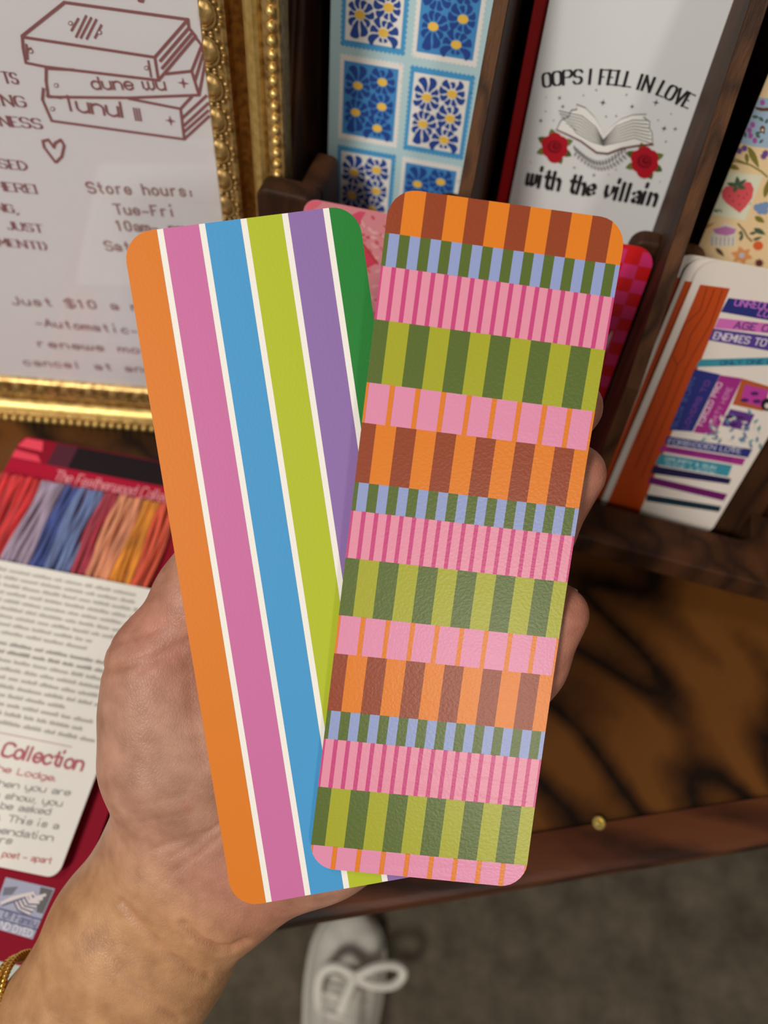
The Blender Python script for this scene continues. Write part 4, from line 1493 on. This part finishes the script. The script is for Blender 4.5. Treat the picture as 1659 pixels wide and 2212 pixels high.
class Field:
    def __init__(s, lo, hi):
        s.lo = np.array(lo)
        s.n = np.ceil((np.array(hi) - s.lo) / VOX).astype(int) + 1
        s.ax = [(s.lo[i] + VOX * np.arange(s.n[i])).astype(np.float32) for i in range(3)]

    def new(s):
        return np.full(s.n, 0.05, np.float32)

    def cone(s, F, a, b, ra, rb, k):
        a, b = np.asarray(a, np.float32), np.asarray(b, np.float32)
        m = max(ra, rb) + 0.022
        i0 = np.clip(((np.minimum(a, b) - m - s.lo) / VOX).astype(int), 0, s.n - 1)
        i1 = np.clip(((np.maximum(a, b) + m - s.lo) / VOX).astype(int) + 1, 1, s.n)
        sl = tuple(slice(i0[i], i1[i]) for i in range(3))
        X = s.ax[0][sl[0]][:, None, None]
        Y = s.ax[1][sl[1]][None, :, None]
        Z = s.ax[2][sl[2]][None, None, :]
        d = b - a
        t = np.clip(((X - a[0]) * d[0] + (Y - a[1]) * d[1] + (Z - a[2]) * d[2]) / float(d @ d), 0, 1)
        D = np.sqrt((X - a[0] - t * d[0]) ** 2 + (Y - a[1] - t * d[1]) ** 2 + (Z - a[2] - t * d[2]) ** 2) - (ra + t * (rb - ra))
        F[sl] = smin(F[sl], D, k)

    def chain(s, F, pts, k):
        for p, q in zip(pts, pts[1:]):
            s.cone(F, p[0], q[0], p[1], q[1], k)


def smin(a, b, k):
    h = np.clip(0.5 + 0.5 * (b - a) / k, 0, 1)
    return b + (a - b) * h - k * h * (1 - h)


def surface_nets(F, lo):
    ins = F < 0
    nx, ny, nz = F.shape
    cnt = np.zeros((nx - 1, ny - 1, nz - 1), np.uint8)
    for dx in (0, 1):
        for dy in (0, 1):
            for dz in (0, 1):
                cnt += ins[dx:nx - 1 + dx, dy:ny - 1 + dy, dz:nz - 1 + dz]
    act = np.argwhere((cnt > 0) & (cnt < 8))
    idx = -np.ones(cnt.shape, np.int32)
    idx[act[:, 0], act[:, 1], act[:, 2]] = np.arange(len(act))
    acc = np.zeros((len(act), 3))
    num = np.zeros(len(act))
    cor = [(0, 0, 0), (1, 0, 0), (0, 1, 0), (1, 1, 0), (0, 0, 1), (1, 0, 1), (0, 1, 1), (1, 1, 1)]
    val = [F[act[:, 0] + c[0], act[:, 1] + c[1], act[:, 2] + c[2]] for c in cor]
    for a, b in ((0, 1), (2, 3), (4, 5), (6, 7), (0, 2), (1, 3), (4, 6), (5, 7), (0, 4), (1, 5), (2, 6), (3, 7)):
        va, vb = val[a], val[b]
        m = (va < 0) != (vb < 0)
        t = np.where(m, va / np.where(m, va - vb, 1), 0)
        for i in range(3):
            acc[:, i] += np.where(m, cor[a][i] + t * (cor[b][i] - cor[a][i]), 0)
        num += m
    V = (act + acc / num[:, None]) * VOX + lo
    quads = []
    for ax in range(3):
        sl0, sl1 = [slice(None)] * 3, [slice(None)] * 3
        sl0[ax], sl1[ax] = slice(0, -1), slice(1, None)
        A, B = ins[tuple(sl0)], ins[tuple(sl1)]
        e = np.argwhere(A != B)
        o1, o2 = (ax + 1) % 3, (ax + 2) % 3
        ok = (e[:, o1] > 0) & (e[:, o2] > 0) & (e[:, o1] < F.shape[o1] - 1) & (e[:, o2] < F.shape[o2] - 1)
        e = e[ok]
        fl = A[e[:, 0], e[:, 1], e[:, 2]]
        q = []
        for d1, d2 in ((-1, -1), (0, -1), (0, 0), (-1, 0)):
            c = e.copy()
            c[:, o1] += d1
            c[:, o2] += d2
            q.append(idx[c[:, 0], c[:, 1], c[:, 2]])
        q = np.stack(q, 1)
        q[~fl] = q[~fl][:, ::-1]
        quads.append(q)
    return V, np.concatenate(quads)


pxn = np.array([.89, .45])


def off(u, v, mm, ppm=8.0):
    return (u + pxn[0] * mm * ppm, v + pxn[1] * mm * ppm)


def PT(u, v, dz, r):
    return (hp(u, v, dz), r / 1000.0)


arm_c = [(398, 1885, 25, 16.0, 7.4), (307, 2031, 28, 16.2, 7.6), (184, 2262, 33, 18.0, 8.2), (30, 2600, 42, 21.5, 9.5), (-150, 2960, 54, 25.0, 10.5)]
armL = [PT(*off(u, v, -w), dz, r) for u, v, dz, r, w in arm_c]
armR = [PT(*off(u, v, w), dz, r) for u, v, dz, r, w in arm_c]
armM = [PT(u, v, dz, r + .6) for u, v, dz, r, w in arm_c]
thenar = [PT(392, 1800, 22, 14.5), PT(360, 1640, 17.5, 15.2), PT(357, 1530, 16.5, 14.6), PT(356, 1440, 15.2, 12.9)]
thenar2 = [PT(440, 1760, 22, 15), PT(470, 1600, 20, 14.5), PT(480, 1470, 19.5, 12.5)]
web = [PT(420, 1470, 19, 10), PT(620, 1330, 18.5, 9.5)]
thumb = [PT(354, 1440, 14.6, 12.0), PT(430, 1290, 12.4, 10.0), PT(500, 1165, 11.4, 9.6), PT(560, 1050, 10.6, 9.0), PT(596, 985, 9.4, 7.8)]
palm = [
    [PT(420, 1830, 25, 14), PT(560, 1550, 22.5, 13), PT(690, 1290, 18.5, 11)],
    [PT(450, 1850, 25, 14), PT(630, 1620, 23, 13), PT(800, 1400, 18.5, 11)],
    [PT(480, 1870, 25, 14), PT(690, 1690, 22, 13), PT(890, 1520, 17.5, 10.5)],
    [PT(505, 1905, 23.5, 14.2), PT(700, 1803, 20, 13.6), PT(860, 1720, 17, 12), PT(985, 1655, 15.5, 10)],
]
fingers = [
    [PT(985, 1655, 15, 9.6), PT(1075, 1550, 11.5, 8.6), PT(1150, 1435, 7.5, 7.6), PT(1213, 1326, 5.0, 6.55)],
    [PT(890, 1520, 17, 10.2), PT(1040, 1330, 14.5, 9.0), PT(1160, 1155, 8.5, 7.9), PT(1246, 1023, 4.6, 6.85)],
    [PT(800, 1400, 18, 10.5), PT(980, 1190, 15.5, 9.2), PT(1130, 1010, 8.8, 8.0), PT(1238, 880, 4.4, 6.85)],
    [PT(690, 1290, 18, 10.5), PT(860, 1080, 15, 9.1), PT(1000, 900, 8.6, 8.0), PT(1105, 765, 4.2, 6.9)],
]
every = armL + armR + thenar + thumb + [p for c in palm + fingers for p in c]
lo = np.min([p - r for p, r in every], 0) - .006
hi = np.max([p + r for p, r in every], 0) + .006
fd = Field(lo, hi)
A = fd.new()
for c in (armL, armR, armM):
    fd.chain(A, c, .006)
Pm = fd.new()
for c in palm:
    fd.chain(Pm, c, .009)
fd.chain(Pm, thenar, .005)
fd.chain(Pm, thenar2, .008)
fd.chain(Pm, web, .008)
T = fd.new()
fd.chain(T, thumb, .004)
Fi = fd.new()
for c in fingers:
    one = fd.new()
    fd.chain(one, c, .004)
    Fi = smin(Fi, one, .0012)
F = smin(smin(smin(A, Pm, .0085), T, .006), Fi, .006)
del A, Pm, T, Fi
HV, HQ_ = surface_nets(F, fd.lo)
# relax, then vertex normals from the field
nv = len(HV)
e0 = np.concatenate([HQ_[:, [0, 1]], HQ_[:, [1, 2]], HQ_[:, [2, 3]], HQ_[:, [3, 0]]])
deg = np.bincount(e0[:, 0], minlength=nv) + np.bincount(e0[:, 1], minlength=nv)


def relax(V, it, lam):
    for _ in range(it):
        S = np.stack([np.bincount(e0[:, 0], V[e0[:, 1], i], nv) + np.bincount(e0[:, 1], V[e0[:, 0], i], nv) for i in range(3)], 1)
        V = V + lam * (S / np.maximum(deg, 1)[:, None] - V)
    return V


HV = relax(HV, 5, .5)


def vnormals(V):
    n = np.cross(V[HQ_[:, 2]] - V[HQ_[:, 0]], V[HQ_[:, 3]] - V[HQ_[:, 1]])
    N = np.stack([sum(np.bincount(HQ_[:, j], n[:, i], nv) for j in range(4)) for i in range(3)], 1)
    return N / np.maximum(np.linalg.norm(N, axis=1), 1e-12)[:, None]


HN = vnormals(HV)
uu = CX + FPX * HV[:, 0] / HV[:, 2]
vv = CY + FPX * HV[:, 1] / HV[:, 2]
facing = HN[:, 2] < -.05


def poly_dist(pts):
    best = np.full(nv, 1e9)
    for (a, b), (c, d) in zip(pts, pts[1:]):
        t = np.clip(((uu - a) * (c - a) + (vv - b) * (d - b)) / ((c - a) ** 2 + (d - b) ** 2), 0, 1)
        best = np.minimum(best, np.hypot(uu - a - t * (c - a), vv - b - t * (d - b)))
    return best


disp = np.zeros(nv)
redness = np.zeros(nv)
for pts, dep, wid in (
        ([(262, 1948), (290, 1985), (324, 2020), (372, 2068), (420, 2097), (450, 2106)], .9, 9),
        ([(396, 1996), (435, 2034), (470, 2050), (500, 2050), (530, 2036)], 1.3, 10),
        ([(242, 2063), (270, 2100), (300, 2135), (340, 2170), (385, 2200)], .45, 9),
        ([(240, 1905), (300, 1950), (352, 1990), (396, 2030)], .3, 10),
        ([(225, 1446), (280, 1436), (324, 1424), (372, 1402), (420, 1378)], .6, 13),
        ([(300, 1450), (340, 1428), (392, 1412)], .5, 10),
        ([(404, 1424), (412, 1480), (420, 1560), (440, 1640)], .25, 18),
        ([(330, 1835), (400, 1812), (450, 1798), (480, 1782)], .35, 7),
        ([(370, 1850), (430, 1815), (480, 1775)], .35, 6),
        ([(380, 1880), (440, 1840), (490, 1790)], .3, 6),
        ([(300, 1778), (360, 1765), (420, 1755)], .25, 7),
        ([(290, 1740), (350, 1728), (400, 1718)], .2, 7),
        ([(230, 1395), (300, 1375), (360, 1352)], .25, 9)):
    g = np.exp(-(poly_dist(pts) / (wid * .8)) ** 2) * facing
    disp += dep * .0009 * g
    redness += .3 * g * min(1, dep)
HV = HV - HN * disp[:, None]
# colour: pink palm, tan wrist and forearm
s_arm = (uu - 400) * -.45 + (vv - 1950) * .89
tan = np.clip((s_arm + 150) / 260, 0, 1)
tan = tan * tan * (3 - 2 * tan)
blot = lambda u, v, r: np.exp(-(((uu - u) ** 2 + (vv - v) ** 2) / r ** 2))
redness += .5 * blot(330, 1340, 110) + .35 * blot(400, 1450, 90) + .55 * blot(560, 1950, 120) + .4 * blot(440, 1880, 80) + .7 * (uu > 1100) + .9 * blot(404, 1744, 12)
olive = .6 * blot(330, 1680, 90) + .5 * blot(420, 1800, 60) + .5 * blot(240, 1560, 60)
palmc, tanc, redc, olc = [np.array(lin(c)) for c in ((192, 144, 122), (194, 147, 105), (184, 106, 88), (166, 132, 108))]
colr = palmc[None] * (1 - tan[:, None]) + tanc[None] * tan[:, None]
r_ = np.clip(redness, 0, 1)[:, None] * .7
colr = colr * (1 - r_) + redc[None] * r_
o_ = np.clip(olive, 0, 1)[:, None] * .6
colr = colr * (1 - o_) + olc[None] * o_
HWd = HV @ CM.T + C
horg = HWd.mean(0)
me = bpy.data.meshes.new('person')
me.from_pydata([tuple(p) for p in (HWd - horg)], [], [tuple(int(i) for i in q) for q in HQ_])
ca = me.color_attributes.new('skin', 'FLOAT_COLOR', 'POINT')
ca.data.foreach_set('color', np.concatenate([colr, np.ones((nv, 1))], 1).astype(np.float32).ravel())
me.polygons.foreach_set('use_smooth', [True] * len(me.polygons))


def skin_mat():
    m = bpy.data.materials.new('skin')
    m.use_nodes = True
    nt = m.node_tree
    L = nt.links.new
    b = nt.nodes['Principled BSDF']
    b.inputs['Roughness'].default_value = .46
    b.inputs['Specular IOR Level'].default_value = .4
    b.inputs['Subsurface Weight'].default_value = .18
    b.inputs['Subsurface Radius'].default_value = (1.0, .35, .2)
    b.inputs['Subsurface Scale'].default_value = .004
    at_ = nt.nodes.new('ShaderNodeAttribute')
    at_.attribute_name = 'skin'
    tc = nt.nodes.new('ShaderNodeTexCoord')
    n = nt.nodes.new('ShaderNodeTexNoise')
    n.inputs['Scale'].default_value = 160
    n.inputs['Detail'].default_value = 5
    L(tc.outputs['Object'], n.inputs['Vector'])
    r = ramp(nt, [(.3, (214, 206, 200)), (.7, (255, 255, 255))])
    L(n.outputs['Fac'], r.inputs['Fac'])
    mx = nt.nodes.new('ShaderNodeMix')
    mx.data_type = 'RGBA'
    mx.blend_type = 'MULTIPLY'
    mx.inputs['Factor'].default_value = 1
    L(at_.outputs['Color'], mx.inputs['A'])
    L(r.outputs['Color'], mx.inputs['B'])
    L(mx.outputs['Result'], b.inputs['Base Color'])
    vo = nt.nodes.new('ShaderNodeTexVoronoi')
    vo.feature = 'DISTANCE_TO_EDGE'
    vo.inputs['Scale'].default_value = 1300
    mp = nt.nodes.new('ShaderNodeMapping')
    mp.inputs['Rotation'].default_value = (0, 0, .7)
    mp.inputs['Scale'].default_value = (1, .45, 1)
    L(tc.outputs['Object'], mp.inputs['Vector'])
    L(mp.outputs['Vector'], vo.inputs['Vector'])
    mr = nt.nodes.new('ShaderNodeMapRange')
    mr.inputs['From Max'].default_value = .18
    L(vo.outputs['Distance'], mr.inputs['Value'])
    bp = nt.nodes.new('ShaderNodeBump')
    bp.inputs['Strength'].default_value = .16
    bp.inputs['Distance'].default_value = .00035
    L(mr.outputs['Result'], bp.inputs['Height'])
    b2 = nt.nodes.new('ShaderNodeBump')
    b2.inputs['Strength'].default_value = .10
    b2.inputs['Distance'].default_value = .0012
    L(n.outputs['Fac'], b2.inputs['Height'])
    L(bp.outputs['Normal'], b2.inputs['Normal'])
    L(b2.outputs['Normal'], b.inputs['Normal'])
    return m


me.materials.append(skin_mat())
me.update()
person = bpy.data.objects.new('person', me)
person.location = horg
link(person)
tag(person, 'bare left hand and forearm holding two striped bookmarks from behind', 'person')
# finger nails on the far side of the fingers
nailm = paint((226, 178, 164), .25)
for c, last in [(fingers[k], 3) for k in range(4)] + [(thumb, 4)]:
    (p, r), (q, _) = c[last], c[last - 1]
    d = nrm(p - q)
    bk = nrm(np.array([0, 0, 1.0]) - d * d[2])
    sd = np.cross(d, bk)
    mb = MB()
    vs, fs = [], []
    for i in range(6):
        for j in range(7):
            a = (j / 6 - .5) * 1.2
            s = -.0045 + .0105 * i / 5
            wd = 1.0 if i < 4 else (.92 if i == 4 else .6)
            rr = r * 1.03 - (.0016 * (max(0, i - 3) / 2) ** 2)
            vs.append(p + d * s + bk * rr * math.cos(a * wd) + sd * rr * math.sin(a * wd))
    for i in range(5):
        for j in range(6):
            k = i * 7 + j
            fs.append((k, k + 1, k + 8, k + 7))
    mb.add([CM @ v + C - horg for v in vs], fs)
    mb.part('fingernail', nailm, person, smooth=True)

# ------------------------------------------------------------------ gold bead bracelet hanging round the forearm
GOLD = paint((236, 192, 96), .25, .9)
bc = hp(140, 2420, 35)
a1 = nrm(np.array([.34, .94, 0.04]))
a2 = nrm(np.array([0, 0, 1.0]) - a1 * a1[2])
brc_o = C + CM @ bc
brace = thing('bracelet', 'gold bead chain bracelet around the wrist', 'bracelet', Matrix.Translation(Vector(brc_o)))
bd_me = MB().ball((0, 0, 0), .00130, 8, 6).mesh('chain_bead', GOLD, True)
NBD = 96
for k in range(NBD):
    a = 2 * math.pi * k / NBD
    p = CM @ (a1 * .0460 * math.cos(a) + a2 * .0245 * math.sin(a))
    o = bpy.data.objects.new('chain_bead', bd_me)
    link(o, brace)
    o.location = p
sm_me = MB().ball((0, 0, 0), .00092, 8, 6).mesh('small_bead', GOLD, True)
for k in range(132):
    a = 2 * math.pi * k / 132
    o = bpy.data.objects.new('small_bead', sm_me)
    link(o, brace)
    o.location = CM @ (a1 * .0466 * math.cos(a) + a2 * .0250 * math.sin(a) + np.cross(a1, a2) * .0026)
a = math.pi + .42
p = CM @ (a1 * .0462 * math.cos(a) + a2 * .0250 * math.sin(a))
MB().box(p[0] - .0022, p[0] + .0022, p[1] - .0016, p[1] + .0016, p[2] - .0016, p[2] + .0016).part('clasp', GOLD, brace, bevel=.0004)

# ------------------------------------------------------------------ white shoe on the carpet
toe = on_level(764, 1958, .03)
shoe = thing('shoe', 'white lace up shoe standing on the grey brown carpet', 'shoe', Matrix.Translation(Vector((toe[0], toe[1], 0))))
sdir = np.array([0.012, -1.0, 0.0])
sdir = nrm(sdir)
sx = np.array([-sdir[1], sdir[0], 0])
SW = paint((240, 236, 224), .5, bump=.3, bscale=400)
SSOLE = paint((230, 226, 214), .6)
LN_ = .262
hwid = lambda s: .050 * (1 - max(0, (.075 - s) / .075) ** 2.4) ** .5 * (1.0 if s < .1 else 1 - .22 * min(1, (s - .1) / .08)) * (1 - max(0, (s - .222) / .04) ** 2.6) ** .5 + .0005
htop = lambda s: .022 + .026 * (1 - max(0, (.04 - s) / .04) ** 2) ** .5 + (.040 * max(0, min(1, (s - .06) / .09)))


def sp(s, x, z):
    q = sdir * s + sx * x
    return (q[0], q[1], z)


mb = MB()
ss = [.0012, .005, .012, .022, .035, .05, .068, .088, .108, .13, .155, .18, .205, .225, .243, .256, .2612]
ring = [(math.cos(math.pi * k / 14), math.sin(math.pi * k / 14)) for k in range(15)]
vs = [sp(s, hwid(s) * .96 * (abs(c) ** .8) * (1 if c >= 0 else -1), .016 + (htop(s) - .016) * (n_ ** .75)) for s in ss for c, n_ in ring]
fs = []
m_ = len(ring)
for i in range(len(ss) - 1):
    for k in range(m_ - 1):
        if ss[i] >= .155 and 4 <= k <= 9 and ss[i] < .243:
            continue
        a = i * m_ + k
        fs.append((a, a + 1, a + m_ + 1, a + m_))
mb.add(vs, fs)
mb.part('upper', SW, shoe, smooth=True, angle=80)
so = MB()
outl = [(s, hwid(s) + .0025) for s in [.0] + ss[1:-1] + [.2625]]
out2 = [(s, w) for s, w in outl] + [(s, -w) for s, w in outl[::-1]]
so.prism([(w, -s) for s, w in out2][::-1], lambda w, s, d: sp(-s, w, d), 0.0, .022)
so.part('sole', SSOLE, shoe, smooth=True, angle=50, bevel=.003, seg=3)
tg = MB()
tv = []
for s in (.075, .10, .13, .16, .18):
    for k in range(5):
        x = (k / 4 - .5) * .046
        tv.append(sp(s, x, htop(s) + .0035 - .004 * (abs(x) / .023) ** 2 + (.012 * max(0, (s - .14) / .04))))
tg.add(tv, [(i * 5 + k, i * 5 + k + 1, i * 5 + k + 6, i * 5 + k + 5) for i in range(4) for k in range(4)])
tgo = tg.part('tongue', SW, shoe, smooth=True)
tgo.modifiers.new('solid', 'SOLIDIFY').thickness = .003
for k, s in enumerate((.085, .105, .125, .145)):
    zz = htop(s) + .006
    MB().tube([sp(s, -.026, zz - .008), sp(s, -.013, zz), sp(s + .006, .013, zz), sp(s + .006, .026, zz - .008)], .0028, 6).part('lace', SW, shoe, smooth=True)
tl = Vector((toe[0], toe[1], 0))


def soft3(pts):
    p = [np.array(q) for q in pts]
    for _ in range(2):
        q = [p[0]]
        for a_, b_ in zip(p, p[1:]):
            q += [a_ * .75 + b_ * .25, a_ * .25 + b_ * .75]
        p = q + [p[-1]]
    return p


def lp_(u, v, z):
    p = on_level(u, v, z)
    return (p[0] - toe[0], p[1] - toe[1], p[2])


MB().tube(soft3([lp_(*q) for q in ((765, 2108, .085), (730, 2085, .095), (697, 2092, .090), (684, 2130, .072), (692, 2190, .06), (712, 2240, .065), (745, 2160, .085), (765, 2112, .088))]), .0062, 8).part('bow_loop', SW, shoe, smooth=True)
MB().tube(soft3([lp_(*q) for q in ((770, 2108, .088), (815, 2085, .092), (860, 2084, .082), (876, 2104, .072), (850, 2132, .070), (800, 2128, .080), (770, 2114, .086))]), .0055, 8).part('bow_loop', SW, shoe, smooth=True)
kp_ = lp_(767, 2110, .086)
MB().ball(kp_, .0075, 10, 7, (1.2, .9, .9)).part('lace_knot', SW, shoe, smooth=True)
